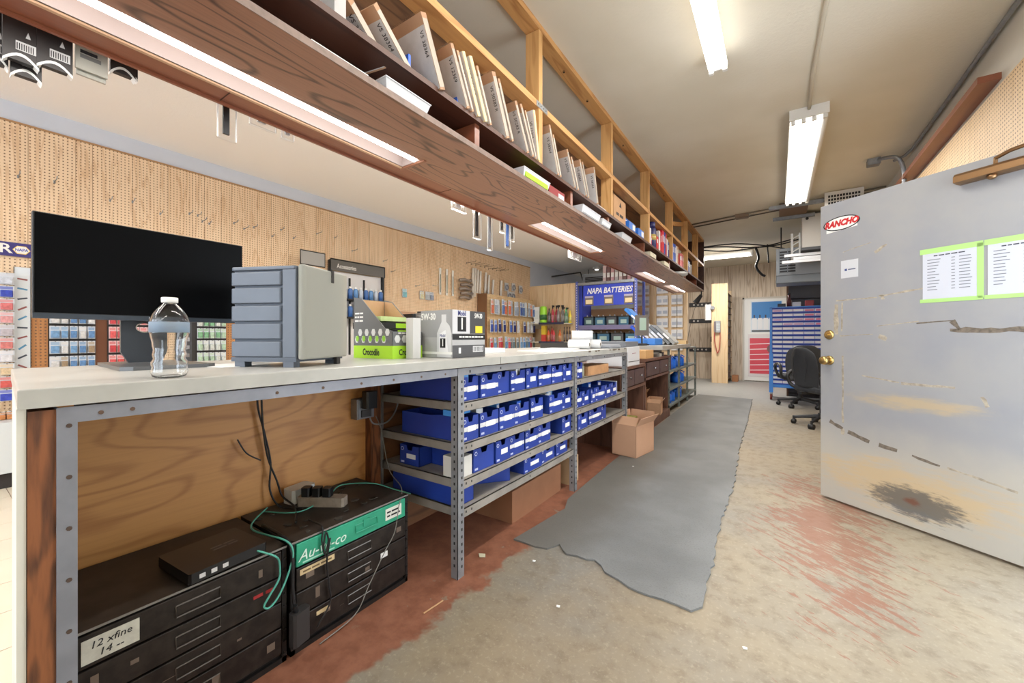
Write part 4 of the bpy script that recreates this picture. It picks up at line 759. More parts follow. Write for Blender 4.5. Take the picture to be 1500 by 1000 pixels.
for k, (a, b) in enumerate(LT):
    t = thing('recessed_tube_light', ('fluorescent tube light recessed in the soffit above the monitor', 'fluorescent tube light recessed in the soffit above the paper rolls', 'fluorescent tube light recessed in the soffit above the brown desks', 'fluorescent tube light recessed in the soffit at its far end by the back wall')[k], 'light fixture', (-1.53, (a + b) / 2, 1.972))
    w_ = wb(); w_.box(-1.60, -1.46, a, b, 2.055, 2.06); w_.box(-1.60, -1.596, a, b, 1.974, 2.055); w_.box(-1.464, -1.46, a, b, 1.993, 2.055); w_.box(-1.60, -1.46, a, a + 0.004, 1.974, 2.055); w_.box(-1.60, -1.46, b - 0.004, b, 1.974, 2.055)
    w_.build('reflector', M((196, 182, 178), 0.5), t)
    wb().box(-1.612, -1.60, a, b, 1.966, 1.974).build('lip', M((196, 160, 128), 0.5), t)
    wb().box(-1.62, -1.44, b - 0.002, b + 0.012, 1.964, 1.972).build('end_lip', M((150, 100, 74), 0.5), t)
    tb = wb().cyl((-1.486, a + 0.02, 1.982), (-1.486, b - 0.02, 1.982), 0.019, 12).build('tube', TUBE_S, t, True)
    for yy in (a + 0.004, b - 0.02): wb().box(-1.505, -1.468, yy, yy + 0.016, 1.98, 2.055).build('socket', FIXW, tb)
    lamp_light(t, 0.10, (b - a) * 0.95, 2.6 * (b - a), (-0.02, 0, -0.009))
wb().box(BXO, FXO, Y0, Y1, 2.108, 2.13).build('shelf_board', DWOOD, ov)
wb().box(FXO, FXO + 0.002, Y0, Y1, 2.108, 2.13).build('shelf_edge', M((86, 54, 40), 0.5), ov)
wb().box(BXO - 0.012, BXO, Y0, Y1, 2.0, ZC).build('back_panel', wood('dark_back_panel', (126, 88, 58), (88, 58, 38), (6, 0.7, 6), 6, 0.5, 0.3), ov)
for yd in (0.30, 1.46, 2.50, 3.22, 4.30, 5.5, 6.6, 7.6): wb().box(-1.50, FXO - 0.02, yd, yd + 0.035, 1.992, 2.108).build('divider', OAK_TRIM, ov)
POS = (2.03, 3.25, 4.42, 5.58, 6.66, 7.6)
for yp in POS: wb().box(FXO - 0.09, FXO, yp, yp + 0.042, 2.13, 2.91).build('post', PINE, ov)
wb().box(FXO - 0.09, FXO, 0.735, 0.775, 2.13, 2.91).build('post', M((190, 186, 184), 0.6, var=0.06), ov)
wb().box(FXO - 0.09, FXO, -0.5, -0.46, 2.13, 2.91).build('post', PINE, ov)
wb().box(FXO - 0.30, FXO + 0.002, Y1 - 0.02, Y1, 2.0, ZC).build('end_panel', DWOOD, ov)
py_ = Y0
for yq in (2.06, 4.45, 6.7, Y1):
    wb().box(FXO - 0.09, FXO + 0.001, py_ + 0.001, yq - 0.001, 2.445, 2.482).build('middle_rail', PINE_Y, ov); wb().box(FXO - 0.09, FXO + 0.001, py_ + 0.001, yq - 0.001, 2.912, ZC).build('top_rail', PINE_Y, ov); py_ = yq
mp = wb().box(FXO + 0.001, FXO + 0.0035, 2.0, 2.13, 2.447, 2.480).build('mending_plate', GALV, ov)
for yy in (2.02, 2.05, 2.08, 2.11): wb().cyl((FXO + 0.0035, yy, 2.463), (FXO + 0.0045, yy, 2.463), 0.004, 6).build('screw', HOLE, mp)
for yy in (2.45, 2.85, 3.7, 4.8, 5.3): wb().cyl((FXO - 0.045, yy, 2.902), (FXO - 0.045, yy, 2.912), 0.008, 8).build('bolt_head', CHROME, ov)
wb().box(FXO - 0.088, FXO - 0.05, 3.10, 3.25, 2.49, 2.55).build('brace_block', PINE_Y, ov)
wb().prism([(5.60, 2.60), (6.60, 2.82), (6.60, 2.88), (5.60, 2.66)], 'x', FXO - 0.09, FXO - 0.05).build('diagonal_brace', PINE_Y, ov)

# envelopes of gaskets standing on the shelf board
ENV = M((206, 204, 204), 0.35, var=0.05, vs=25, name='printed_gasket_envelope'); MANILA = M((222, 200, 156), 0.6)
def envelope(label, y, tilt, h, w, th, spine, group, x0=-1.152, yaw=0.0, lift=0.0):
    t = thing('gasket_envelope', label, 'envelope', (x0, y, 2.1305 + th * math.sin(tilt) * 0 + lift), yaw, group); t.rotation_euler = (tilt, 0, yaw)
    MB().box(-w, 0, -th, 0, 0, h).build('card', KRAFT if spine != 'cream' else MANILA, t)
    MB().box(-w + 0.004, -0.002, -th - 0.0012, -th, 0.006, h - (0.0 if spine == 'cream' else 0.042)).build('printed_sheet', ENV, t); MB().box(0.0, 0.0010, -th, -0.002, 0.01, h - 0.02).build('edge', M((186, 176, 160), 0.5), t) if spine != 'cream' else None
    text('lettering', rnd.choice(('VS 12369', 'VS 50283 R', 'VS 38364', 'VS 50168 S', 'VS 25095')), 0.024, INK, t, (-0.022, -th - 0.0016, h * 0.62), (PI / 2, PI / 2, 0), 1.0)
    for k in range(4): MB().box(-w * (0.45 + 0.1 * k), -w * (0.43 + 0.1 * k), -th - 0.0018, -th - 0.0012, h * .12, h * (.30 + .1 * (k % 2))).build('printed_line', M((150, 150, 154), 0.6), t)
    if spine == 'bag':
        MB().box(-w - 0.004, 0.004, -th - 0.004, 0.004, -0.0, h + 0.006).build('bag', glassy('bag_film_%d' % rnd.randrange(10 ** 6), (236, 232, 228), 0.18, 1.06, 1.0, 0.35), t)
    elif spine == 'cream': MB().box(0.0, 0.0012, -th, 0, 0, h).build('spine', MANILA, t)
    return t
EG = 'gasket envelopes on the overhead shelf'
Lb = 'bagged white gasket envelope leaning in the row on the overhead shelf'; Lc = 'cream-edged flat carton leaning among the gasket envelopes'
for (y, ti, h, w, th, sp) in ((1.225, 0.42, 0.27, 0.24, 0.03, 'bag'), (1.385, 0.46, 0.25, 0.24, 0.02, 'bag'), (1.415, 0.46, 0.24, 0.22, 0.015, 'plain'), (1.462, 0.45, 0.26, 0.21, 0.02, 'cream'), (1.516, 0.45, 0.27, 0.21, 0.022, 'cream'), (1.552, 0.45, 0.25, 0.21, 0.015, 'plain'),
                             (1.705, 0.44, 0.30, 0.24, 0.03, 'bag'), (1.745, 0.46, 0.29, 0.24, 0.02, 'bag'), (1.90, 0.52, 0.26, 0.22, 0.022, 'bag'), (1.955, 0.52, 0.27, 0.24, 0.02, 'bag'), (1.985, 0.5, 0.25, 0.2, 0.014, 'plain'),
                             (2.265, 0.42, 0.29, 0.22, 0.02, 'bag'), (2.30, 0.44, 0.25, 0.2, 0.02, 'plain'), (2.52, 0.55, 0.25, 0.22, 0.02, 'bag'), (2.57, 0.55, 0.22, 0.2, 0.018, 'plain'), (2.71, 0.5, 0.25, 0.22, 0.02, 'bag'), (2.755, 0.5, 0.25, 0.2, 0.018, 'bag'), (2.93, 0.30, 0.27, 0.22, 0.02, 'bag')):
    ei = globals().get('ei', -1) + 1
    envelope(('cream-edged flat carton, %s in the leaning envelope row' if sp == 'cream' else 'bagged white gasket envelope, %s in the leaning row' if sp == 'bag' else 'unbagged white gasket envelope, %s in the leaning row') % ('%s %s' % (ORD[ei] if ei < 11 else ORD[ei - 11], 'from the white post' if ei < 11 else 'past the first pine post')), y, ti, h, w, th, sp, EG + (' cream' if sp == 'cream' else ' bagged' if sp == 'bag' else ' plain'))
envelope('cream carton with its edge against the first pine post', 2.02, 0.22, 0.27, 0.2, 0.02, 'cream', None)
envelope('gasket envelope tilted over a blue sleeve near the white post', 1.10, 0.95, 0.25, 0.22, 0.025, 'plain', None, -1.19, 0.1)
envelope('gasket envelope lying propped behind the tilted one near the white post', 1.02, 0.85, 0.30, 0.24, 0.02, 'plain', None, -1.24, -0.1, 0.03)
envelope('brown card envelope slumped flat beside the white post', 0.99, 1.05, 0.22, 0.24, 0.03, 'plain', None, -1.22, 0.2)
for y in (1.06, 1.34): tag(wb().box(-1.40, -1.19, y, y + 0.012, 2.1305, 2.20).build('blue_sleeve', M((40, 100, 210), 0.45), None), 'blue cardboard sleeve between the gasket envelopes', 'sleeve', 'blue sleeves on the overhead shelf')
# further along the shelf board
def carton(name, label, x0, x1, y0, y1, z0, z1, m, face=None, group=None, bevel=0.001):
    t = thing(name, label, 'box', ((x0 + x1) / 2, (y0 + y1) / 2, z0), 0, group); wb().box(x0, x1, y0, y1, z0, z1).build('carton', m, t, bevel=bevel)
    if face: wb().box(x1, x1 + 0.0008, y0 + (y1 - y0) * face[0], y0 + (y1 - y0) * face[1], z0 + (z1 - z0) * face[2], z0 + (z1 - z0) * face[3]).build('label', face[4], t)
    return t
t = carton('kraft_box', 'kraft carton with black print standing beside the second pine post', -1.36, -1.18, 3.36, 3.68, 2.1305, 2.345, M((196, 152, 110), 0.7, var=0.05))
smudge('black_print', 0.20, 0.04, 1, M((64, 54, 48), 0.7), t, (-1.1797, 3.52, 2.195), FX_, True, 3); wb().prism([(3.50, 2.27), (3.56, 2.27), (3.53, 2.315)], 'x', -1.18, -1.179).build('print', INK, t)
tag(wb().box(-1.42, -1.19, 3.02, 3.20, 2.1305, 2.16).build('clear_bag_stack', BAG, None), 'flat clear bags stacked at the foot of the second pine post', 'bag')
tag(wb().lathe([(0.06, 0), (0.07, 0.03), (0.07, 0.07), (0.055, 0.075)], 16, (-1.42, 3.08, 2.1605)).build('brown_roll', M((120, 78, 50), 0.6), None, True), 'brown roll lying on the stacked clear bags', 'roll')
BLW = M((44, 116, 214), 0.45)
t = carton('blue_box', 'blue and white carton standing behind two low blue boxes', -1.42, -1.27, 3.90, 4.22, 2.1305, 2.30, BLW, (0.1, 0.9, 0.3, 0.9, PAPER)); wb().tube([(-1.268, 4.06 + 0.06 * math.cos(2 * PI * i / 20), 2.24 + 0.035 * math.sin(2 * PI * i / 20)) for i in range(21)], 0.006, 6).build('ring_print', INK, t)
for yb in (3.76, 4.06): carton('blue_box', 'low blue carton with a white end label in front on the overhead shelf', -1.26, -1.172, yb, yb + 0.20, 2.1305, 2.21, BLW, (0.55, 0.95, 0.2, 0.85, PAPER), 'low blue cartons overhead')
t = thing('spray_can', 'dark blue spray can standing beside the third pine post', 'can', (-1.23, 4.75, 2.1305)); t.scale = (1, 1, 0.92); MB().lathe([(0.06, 0), (0.062, 0.01), (0.062, 0.24), (0.05, 0.27)], 18).build('can', M((28, 32, 92), 0.35), t, True); MB().lathe([(0.063, 0.10), (0.063, 0.17), (0.0625, 0.17)], 18).build('label', M((190, 168, 96), 0.4), t, True); MB().lathe([(0.05, 0.27), (0.052, 0.275), (0.052, 0.32), (0.045, 0.33)], 18).build('cap', M((30, 34, 100), 0.4), t, True)
bk = [(4.52, 0.10, 0.20, (214, 214, 214)), (4.62, 0.03, 0.12, (196, 40, 50)), (4.86, 0.09, 0.17, (206, 44, 50)), (4.98, 0.06, 0.26, (230, 226, 222)), (5.06, 0.05, 0.26, (200, 40, 48)), (5.14, 0.09, 0.30, (204, 36, 50)), (5.24, 0.07, 0.30, (44, 66, 160)), (5.33, 0.05, 0.295, (196, 36, 48)), (5.40, 0.05, 0.24, (212, 212, 216)), (5.47, 0.05, 0.22, (60, 60, 130)),
      (5.75, 0.09, 0.26, (34, 84, 190)), (5.86, 0.07, 0.27, (30, 70, 170)), (5.95, 0.06, 0.26, (216, 214, 210)), (6.03, 0.07, 0.27, (196, 150, 104)), (6.20, 0.10, 0.2, (200, 40, 46)), (6.32, 0.07, 0.22, (206, 44, 50)), (6.42, 0.06, 0.21, (190, 36, 44)), (6.80, 0.10, 0.2, (52, 50, 140)), (6.93, 0.09, 0.2, (40, 44, 130)), (7.1, 0.05, 0.17, (210, 208, 204))]
cn = {0: 'red', 1: 'green', 2: 'blue'}
for y, w, h, c in bk:
    mx = max(c); nm = 'pale' if min(c) > 150 and mx - min(c) < 60 else ('tan' if c == (196, 150, 104) else cn[c.index(mx)])
    t = thing('catalog', '%s catalogue or carton standing in the far bays of the overhead shelf' % nm, 'catalogue', (-1.30, y, 2.1305), 0, '%s catalogues overhead' % nm); wb().box(-1.42, -1.19, y, y + w, 2.1305, 2.1305 + h).build('cover', M(c, 0.5), t); wb().box(-1.19, -1.1893, y + w * .25, y + w * .75, 2.14 + h * .5, 2.125 + h * .85).build('spine_label', M((222, 222, 226), 0.6), t)
# lower cubby between soffit and shelf board
TRAY = M((206, 208, 212), 0.35, name='cloudy_tray')
def tray(label, y0, y1, h, x0=-1.30, x1=-1.16, fill=None):
    z = 1.9925; t = thing('plastic_tray', label, 'tray', ((x0 + x1) / 2, (y0 + y1) / 2, z)); b = wb(); e = 0.012
    b.add([(x0 + e, y0 + e, z), (x1 - e, y0 + e, z), (x1 - e, y1 - e, z), (x0 + e, y1 - e, z), (x0, y0, z + h), (x1, y0, z + h), (x1, y1, z + h), (x0, y1, z + h), (x0 + .004, y0 + .004, z + h), (x1 - .004, y0 + .004, z + h), (x1 - .004, y1 - .004, z + h), (x0 + .004, y1 - .004, z + h), (x0 + e, y0 + e, z + .004), (x1 - e, y0 + e, z + .004), (x1 - e, y1 - e, z + .004), (x0 + e, y1 - e, z + .004)],
          [(3, 2, 1, 0)] + [(i, (i + 1) % 4, 4 + (i + 1) % 4, 4 + i) for i in range(4)] + [(4 + i, 4 + (i + 1) % 4, 8 + (i + 1) % 4, 8 + i) for i in range(4)] + [(8 + i, 8 + (i + 1) % 4, 12 + (i + 1) % 4, 12 + i) for i in range(4)] + [(12, 13, 14, 15)])
    b.build('tub', TRAY, t); wb().tube([(x0, y0, z + h), (x1, y0, z + h), (x1, y1, z + h), (x0, y1, z + h), (x0, y0, z + h)], 0.003, 5).build('rim', TRAY, t)
    if fill: wb().box(x0 + 0.02, x1 - 0.004, y0 + 0.02, y1 - 0.02, z + 0.005, z + h * 0.9).build('contents', fill, t)
    return t
tray('cloudy plastic tray on the soffit ledge nearest the white post', 0.93, 1.15, 0.04); tag(wb().box(-1.30, -1.165, 0.66, 0.86, 1.9925, 1.997).build('white_card', PAPER, None), 'white card lying on the soffit ledge', 'card')
tray('plastic tray holding a lime green packet on the soffit ledge', 1.86, 2.16, 0.05, fill=LIME)
carton('red_box', 'dark red carton in the low cubby by a wooden divider', -1.35, -1.19, 2.20, 2.42, 1.9925, 2.06, M((140, 32, 34), 0.5), (0.6, 0.95, 0.3, 0.7, PAPER)); carton('blue_box', 'small dark blue box beside the red carton in the cubby', -1.36, -1.185, 2.12, 2.18, 1.9925, 2.04, DBLUE)
carton('blue_box', 'blue box pushed behind the cloudy trays in the cubby', -1.40, -1.29, 2.56, 2.80, 1.9925, 2.07, M((36, 92, 160), 0.5))
tray('cloudy tray stacked with papers on the ledge after the red carton', 2.62, 2.96, 0.05, -1.28, -1.145, PAPER); tray('cloudy tray with papers beside the larger paper tray', 3.0, 3.20, 0.045, -1.26, -1.145, PAPER)
tray('short white tray on the ledge under the kraft carton', 3.50, 3.78, 0.045, -1.26, -1.15)
for y in (4.45, 5.1): tag(wb().box(-1.25, -1.155, y, y + 0.25, 1.9925, 2.04).build('pale_box', M((206, 200, 176), 0.6), None), 'small pale box on the far soffit ledge', 'box', 'pale boxes on the far ledge')
tag(wb().lathe([(0.10, 0), (0.14, 0.02), (0.14, 0.05), (0.11, 0.06)], 18, (-1.22, 6.2, 1.9925)).build('round_dish', M((196, 198, 200), 0.35, 0.3), None, True), 'round grey dish on the far soffit ledge', 'dish')
t = thing('clip_lamp', 'small black clip-on spotlight at the far end of the soffit', 'lamp', (-1.20, 8.25, 1.97)); MB().cyl((0, 0, 0), (0, 0, -0.07), 0.012, 8).build('stem', BLACK, t); MB().cyl((0.0, 0.0, -0.07), (-0.10, -0.02, -0.22), 0.03, 12, 0.055).build('shade', BLACK, t)
cable('lamp_cord', 'thin black cord hanging from the clip-on spotlight to the counter', [(-1.22, 8.25, 1.90), (-1.32, 8.2, 1.6), (-1.40, 8.15, 1.2), (-1.42, 8.1, 1.0)], 0.004, CB)

# ------------------------------------------------------------------ packs hanging from the customer side of the soffit
def hang_hook(t, z, L=0.10): MB().tube([(0.07, 0, z), (0.0, 0, z), (-L, 0, z), (-L - 0.008, 0, z + 0.01)], 0.0022, 5).build('hook', CHROME, t)
CARDB = M((40, 36, 36), 0.4, var=0.1, vs=20); 
def black_card(y0, y1, zb, x, label, group=None, barcode=True):
    t = thing('wiper_sleeve', label, 'package', (x, (y0 + y1) / 2, zb), 0, group); w = (y1 - y0) / 2; H_ = 2.06 - zb
    MB().box(-0.02, 0, -w, w, 0, H_).build('sleeve', CARDB, t)
    arc = [(-w + 2 * w * i / 8, -0.010 + 0.024 * math.sin(PI * i / 8)) for i in range(9)]
    MB().prism(arc + [(p[0], p[1] + 0.008) for p in arc[::-1]], 'x', -0.022, 0.001).build('white_rim', WHITE, t)
    if barcode:
        MB().box(0, 0.0008, -w * .3, w * .85, 0.03, 0.055).build('barcode', M((206, 206, 206), 0.6), t)
        for k in range(8): MB().box(0.0006, 0.0014, -w * .25 + k * w * .13, -w * .25 + k * w * .13 + 0.0018, 0.032, 0.05).build('bar', INK, t)
        MB().prism([(w * .25, 0.07), (w * .55, 0.07), (w * .4, 0.088)], 'x', 0, 0.0008).build('triangle_mark', M((200, 200, 200), 0.6), t)
    return t
black_card(0.192, 0.262, 1.885, -1.76, 'black sleeve with a white curved rim hanging beside the grey cards')
black_card(0.148, 0.205, 1.845, -1.79, 'black sleeve with crossing white rim hanging behind its neighbour'); black_card(0.132, 0.196, 1.872, -1.762, 'black sleeve with a barcode hanging beside the soffit corner'); black_card(0.10, 0.145, 1.86, -1.80, 'black sleeve half hidden behind the other hanging sleeves')
for k, (a, b, z) in enumerate(((0.268, 0.338, 1.918), (0.272, 0.336, 1.905))):
    t = thing('grey_card_pack', 'pale grey card pack hanging between the black sleeves', 'package', (-1.765 - 0.012 * k, (a + b) / 2, z), 0, 'grey card packs under the soffit'); MB().box(-0.008, 0, -(b - a) / 2, (b - a) / 2, 0, 0.15).build('card', M((170, 168, 158), 0.5), t); MB().box(0, 0.0008, -0.025, 0.012, 0.05, 0.06).build('printed_line', INK, t); MB().box(0, 0.0008, -0.025, 0.02, 0.035, 0.047).build('barcode', M((110, 110, 108), 0.6), t)
for k, (a, b, z) in enumerate(((0.345, 0.405, 1.955), (0.352, 0.415, 1.968))): black_card(a, b, z, -1.77 - 0.02 * k, 'short black sleeve with white rims at the end of the hanging row', 'short sleeves under the soffit', False)
def clamshell(y, w, zb, label, prod, group=None, h=None):
    h = h or (2.05 - zb); t = thing('clamshell_pack', label, 'package', (-1.765, y, zb), 0, group)
    MB().rbox(-0.022, 0, -w / 2, w / 2, 0, h, 0.004).build('shell', glassy('shell_film_%d' % rnd.randrange(10 ** 6), (240, 240, 242), 0.15, 1.08, 1.0, 0.5), t)
    MB().tube([(-0.01, -w / 2, h), (-0.01, -w / 2, 0.002), (-0.01, w / 2, 0.002), (-0.01, w / 2, h)], 0.003, 5).build('rim', WHITE, t)
    MB().box(-0.016, -0.006, -w * .22, w * .05 + 0.004, 0.02, h).build('product', prod, t); return t
clamshell(0.67, 0.062, 1.865, 'clear clamshell with a thin black tool hanging above the monitor', BLACK); clamshell(0.80, 0.10, 1.965, 'clear blister pack peeping out below the soffit after the clamshell', M((200, 200, 204), 0.4)); clamshell(0.90, 0.05, 1.960, 'small clear pack beside the blister pack below the soffit', M((190, 192, 198), 0.4))
clamshell(2.215, 0.085, 1.80, 'clear pack with a wide black tool hanging above the green display box', M((46, 44, 44), 0.5)); clamshell(2.365, 0.055, 1.745, 'tall slim clear pack with a grey blade hanging below the soffit', M((130, 132, 138), 0.4, 0.4)); clamshell(2.52, 0.05, 1.91, 'short clear pack with black knob hanging below the soffit', BLACK); clamshell(2.60, 0.075, 1.80, 'clear pack with a blue tool hanging below the soffit', M((60, 110, 190), 0.5)); clamshell(2.66, 0.06, 1.87, 'clear pack with a dark olive tool hanging below the soffit', M((80, 76, 66), 0.5))
clamshell(2.02, 0.14, 1.945, 'flat clear blister just visible below the soffit edge', M((224, 224, 226), 0.4)); clamshell(3.86, 0.30, 1.92, 'cluster-wide clear pack hanging beyond the second soffit light', M((214, 214, 216), 0.4))

# ------------------------------------------------------------------ customer side: left wall goods
def wire_hook(y, z, L=0.06, kind=0):
    o = wb(); x = XL + 0.009
    o.tube([(x, y, z), (x + 0.01, y, z), (x + L, y, z + 0.004), (x + L + 0.012, y, z + 0.022)], 0.0032, 5); o.box(x - 0.001, x + 0.002, y - 0.006, y + 0.006, z - 0.012, z + 0.012)
    tag(o.build('peg_hook', GALV if kind == 0 else DARK, None), 'empty wire hook stuck in the oak-print pegboard', 'hook', 'empty hooks on the pegboard wall')
for y, z in ((0.45, 2.37), (0.64, 2.39), (0.97, 2.33), (1.12, 2.36), (1.32, 2.30), (1.55, 2.36), (1.62, 2.36), (1.66, 2.31), (1.72, 2.30), (1.95, 2.36), (2.05, 2.32), (2.15, 2.36), (2.35, 2.30), (2.45, 2.40), (2.6, 2.33), (3.15, 2.45), (3.42, 2.32), (4.1, 2.12), (4.6, 1.95), (5.0, 2.0), (2.9, 2.45), (3.95, 2.26)): wire_hook(y, z, rnd.uniform(0.04, 0.12))
for k in range(9): wire_hook(5.9 + k * 0.14, 2.53 + rnd.uniform(-0.02, 0.02), 0.22, 1)
# sign above the bagged parts
t = thing('shop_sign', 'dark purple-blue sign strip with white letter and yellow hexagon logo on the pegboard', 'sign', (-4.97, 0.2, 1.73)); wb().box(-4.985, -4.97, -0.15, 0.513, 1.735, 1.842).build('board', M((58, 52, 120), 0.45), t)
text('lettering', 'R', 0.10, WHITE, t, (-4.968, 0.385, 1.788), FX_, 1.1, world=True, bold=0.002)
wb().prism([(0.465 + 0.045 * math.cos(PI * i / 3), 1.788 + 0.036 * math.sin(PI * i / 3)) for i in range(6)], 'x', -4.97, -4.9685).build('logo_hexagon', M((240, 206, 90), 0.5), t); wb().prism([(0.465 + 0.040 * math.cos(PI * i / 3), 1.788 + 0.031 * math.sin(PI * i / 3)) for i in range(6)], 'x', -4.97, -4.968).build('logo_field', WHITE, t); text('lettering', 'NAPA', 0.03, M((60, 70, 170), 0.5), t, (-4.9672, 0.465, 1.788), FX_, 0.85, world=True, bold=0.0006)
t = thing('picture_board', 'tall narrow white board printed with small tool pictures beside the bagged parts', 'board', (-4.93, 0.46, 0.6)); wb().box(-4.96, -4.935, 0.424, 0.508, 0.60, 1.65).build('board', M((216, 224, 230), 0.45), t); wb().tube([(-4.934, 0.424, 0.6), (-4.934, 0.424, 1.65), (-4.934, 0.508, 1.65), (-4.934, 0.508, 0.6)], 0.003, 4).build('edge_trim', DARK, t)
for k in range(12):
    zz = 0.72 + k * 0.076; a = rnd.uniform(-0.6, 0.9); MB().box(0, 0.0008, -0.026, 0.026, -0.006, 0.006, T_((-4.9345 + 4.93, 0.466 - 0.46, zz - 0.6), rx=a)).build('tool_print', M(((70, 80, 96), (90, 150, 190), (150, 90, 90))[k % 3], 0.6), t)
def peg_pack(y, z, w, h, c, label, group, x=-4.93, top=None, tilt=0.0):
    t = thing('blister_pack', label, 'package', (x, y, z), 0, group); t.rotation_euler = (tilt, 0, 0)
    MB().box(-0.006, 0, -w / 2, w / 2, 0, h).build('card', top or M((206, 212, 218), 0.4), t); MB().rbox(0, 0.02, -w * .38, w * .38, h * .06, h * .62, 0.003).build('product', M(c, 0.4, var=0.18, vs=45), t)
    MB().box(0, 0.001, -w * .4, w * .4, h * .7, h * .92).build('header', M(tuple(min(255, int(v * 0.6 + 95)) for v in c), 0.5), t); MB().cyl((-0.03 if x < -4.9 else (-4.754 - x if x > -4.755 else -4.996 - x), 0, h * .96), (0.03, 0, h * .96), 0.003, 5).build('peg', CHROME, t); return t
cols = [(206, 184, 150), (196, 90, 84), (60, 76, 180), (190, 196, 206), (52, 70, 170), (200, 110, 110), (210, 150, 150), (176, 170, 176), (200, 120, 116), (206, 206, 210)]
for k in range(10):
    for j in range(2): peg_pack(0.30 + j * 0.082, 1.50 - k * 0.098, 0.078, 0.09, cols[(k + j * 3) % 10], 'bagged small part in the %s row down, %s the narrow picture board' % (ORD[k], 'touching' if j else 'one away from'), 'bagged parts on the wall', -4.86)
t = thing('gondola_base', 'low white display plinth on a dark kick below the bagged parts', 'plinth', (-4.78, 0.0, 0)); wb().box(-4.98, -4.62, -0.6, 0.43, 0.12, 0.485).build('plinth', M((206, 212, 214), 0.5), t); wb().box(-4.98, -4.66, -0.6, 0.43, 0.0065, 0.12).build('kick', M((46, 42, 42), 0.6), t)
for k in range(3): peg_pack(0.30 + k * 0.05, 0.486, 0.06, 0.06, (196, 130, 80), 'orange bagged part lying on the white plinth', 'orange parts on the plinth', -4.8)
# panels seen under the monitor
for y0, y1, m, lab in ((0.505, 0.60, PEG_BROWN, 'brown pegboard strip between picture board and blue packs'), (0.872, 0.945, M((110, 68, 42), 0.6), 'dark brown upright between the blue packs and the red packs'), (1.86, 1.98, PEG_BROWN, 'brown pegboard strip after the green packs')):
    tag(wb().box(-4.985, -4.955, y0, y1, 0.4, 1.55).build('display_upright', m, None), lab, 'panel')
for y0, y1, lab in ((0.60, 0.872, 'black display backing behind the blue packs'), (0.945, 1.26, 'black display backing behind the red packs'), (1.46, 1.86, 'black display backing behind the green packs')): tag(wb().box(-4.985, -4.95, y0, y1, 0.4, 1.55).build('display_backing', M((52, 50, 50), 0.6), None), lab, 'panel')
for r in range(5):
    z = 1.215 - r * 0.125 + 0.125
    for c in range(5): peg_pack(0.635 + c * 0.052, z, 0.046 if c else 0.06, 0.105, rnd.choice(((90, 130, 176), (110, 150, 190), (150, 130, 104), (200, 200, 200))), 'blue-headed pack in row %s from the top, %s from the brown pegboard strip' % (ORD[r], ORD[c]), 'blue packs behind the monitor')
    for c in range(6): peg_pack(0.975 + c * 0.052, z, 0.048, 0.105, rnd.choice(((206, 84, 84), (214, 100, 96), (190, 60, 66))), 'red pack in row %s from the top, %s from the dark brown upright' % (ORD[r], ORD[c]), 'red packs behind the monitor', top=M((226, 196, 196), 0.4))
    for c in range(5): peg_pack(1.62 + c * 0.052, z, 0.046, 0.105, rnd.choice(((120, 170, 130), (170, 196, 170), (200, 206, 200))), 'green and white pack in row %s from the top, %s from the tool strip' % (ORD[r], ORD[c]), 'green packs behind the bottle')
t = thing('tool_strip', 'narrow vertical strip of small tools beside the green packs', 'display', (-4.93, 1.5, 0.6)); wb().box(-4.95, -4.94, 1.475, 1.555, 0.6, 1.4).build('board', M((70, 74, 80), 0.5), t)
for k in range(9): wb().box(-4.94, -4.932, 1.50, 1.535, 0.66 + k * 0.08, 0.70 + k * 0.08).build('tool', CHROME, t)
# accessories rack
t = thing('accessory_rack', 'black accessories display rack with header sign behind the drawer case', 'display rack', (-4.8, 3.4, 0.0065))
for yy in (3.03, 3.87): wb().box(-4.95, -4.90, yy, yy + 0.03, 0.0065, 2.13).build('upright', BLACK, t)
hd = wb().box(-4.915, -4.895, 3.03, 3.90, 1.995, 2.135).build('header', M((96, 94, 90), 0.5), t); wb().tube([(-4.893, 3.03, 1.99), (-4.893, 3.03, 2.14), (-4.893, 3.90, 2.14), (-4.893, 3.90, 1.99)], 0.008, 5).build('header_frame', BLACK, t)
text('lettering', 'Accessories', 0.085, WHITE, hd, (-4.893, 3.27, 2.055), FX_, 0.72, world=True, bold=0.001)
wb().box(-4.96, -4.95, 3.06, 3.87, 0.1, 1.99).build('backing', M((224, 222, 220), 0.6), t)
for yy in (3.33, 3.56): wb().box(-4.945, -4.925, yy, yy + 0.02, 0.1, 1.92).build('divider', BLACK, t)
for zz in (1.60, 1.36): wb().box(-4.95, -4.75, 3.06, 3.87, zz, zz + 0.015).build('shelf', BLACK, t)
for z0 in (1.616, 1.376):
    for k in range(9): 
        p = thing('accessory_can', 'small can on the %s rack shelf, %s from the drawer case end' % ('upper' if z0 > 1.5 else 'lower', ORD[k]), 'can', (-4.84, 3.12 + k * 0.083, z0), 0, 'cans on the accessories rack'); MB().lathe([(0.033, 0), (0.033, 0.13), (0.02, 0.15)], 10).build('can', M(((100, 146, 196), (190, 200, 212), (70, 110, 170))[k % 3], 0.4), p, True); MB().lathe([(0.018, 0.15), (0.018, 0.175)], 8).build('cap', WHITE, p)
t = thing('hanging_sign', 'small framed sign projecting from the wall above the drawer case', 'sign', (-4.7, 2.6, 2.0)); wb().box(-4.75, -4.74, 2.55, 2.86, 1.98, 2.15).build('board', M((160, 158, 152), 0.5), t); wb().tube([(-4.738, 2.55, 1.98), (-4.738, 2.55, 2.15), (-4.738, 2.86, 2.15), (-4.738, 2.86, 1.98), (-4.738, 2.55, 1.98)], 0.007, 5).build('frame', BLACK, t); wb().box(-4.985, -4.75, 2.70, 2.71, 2.06, 2.07).build('bracket', BLACK, t)
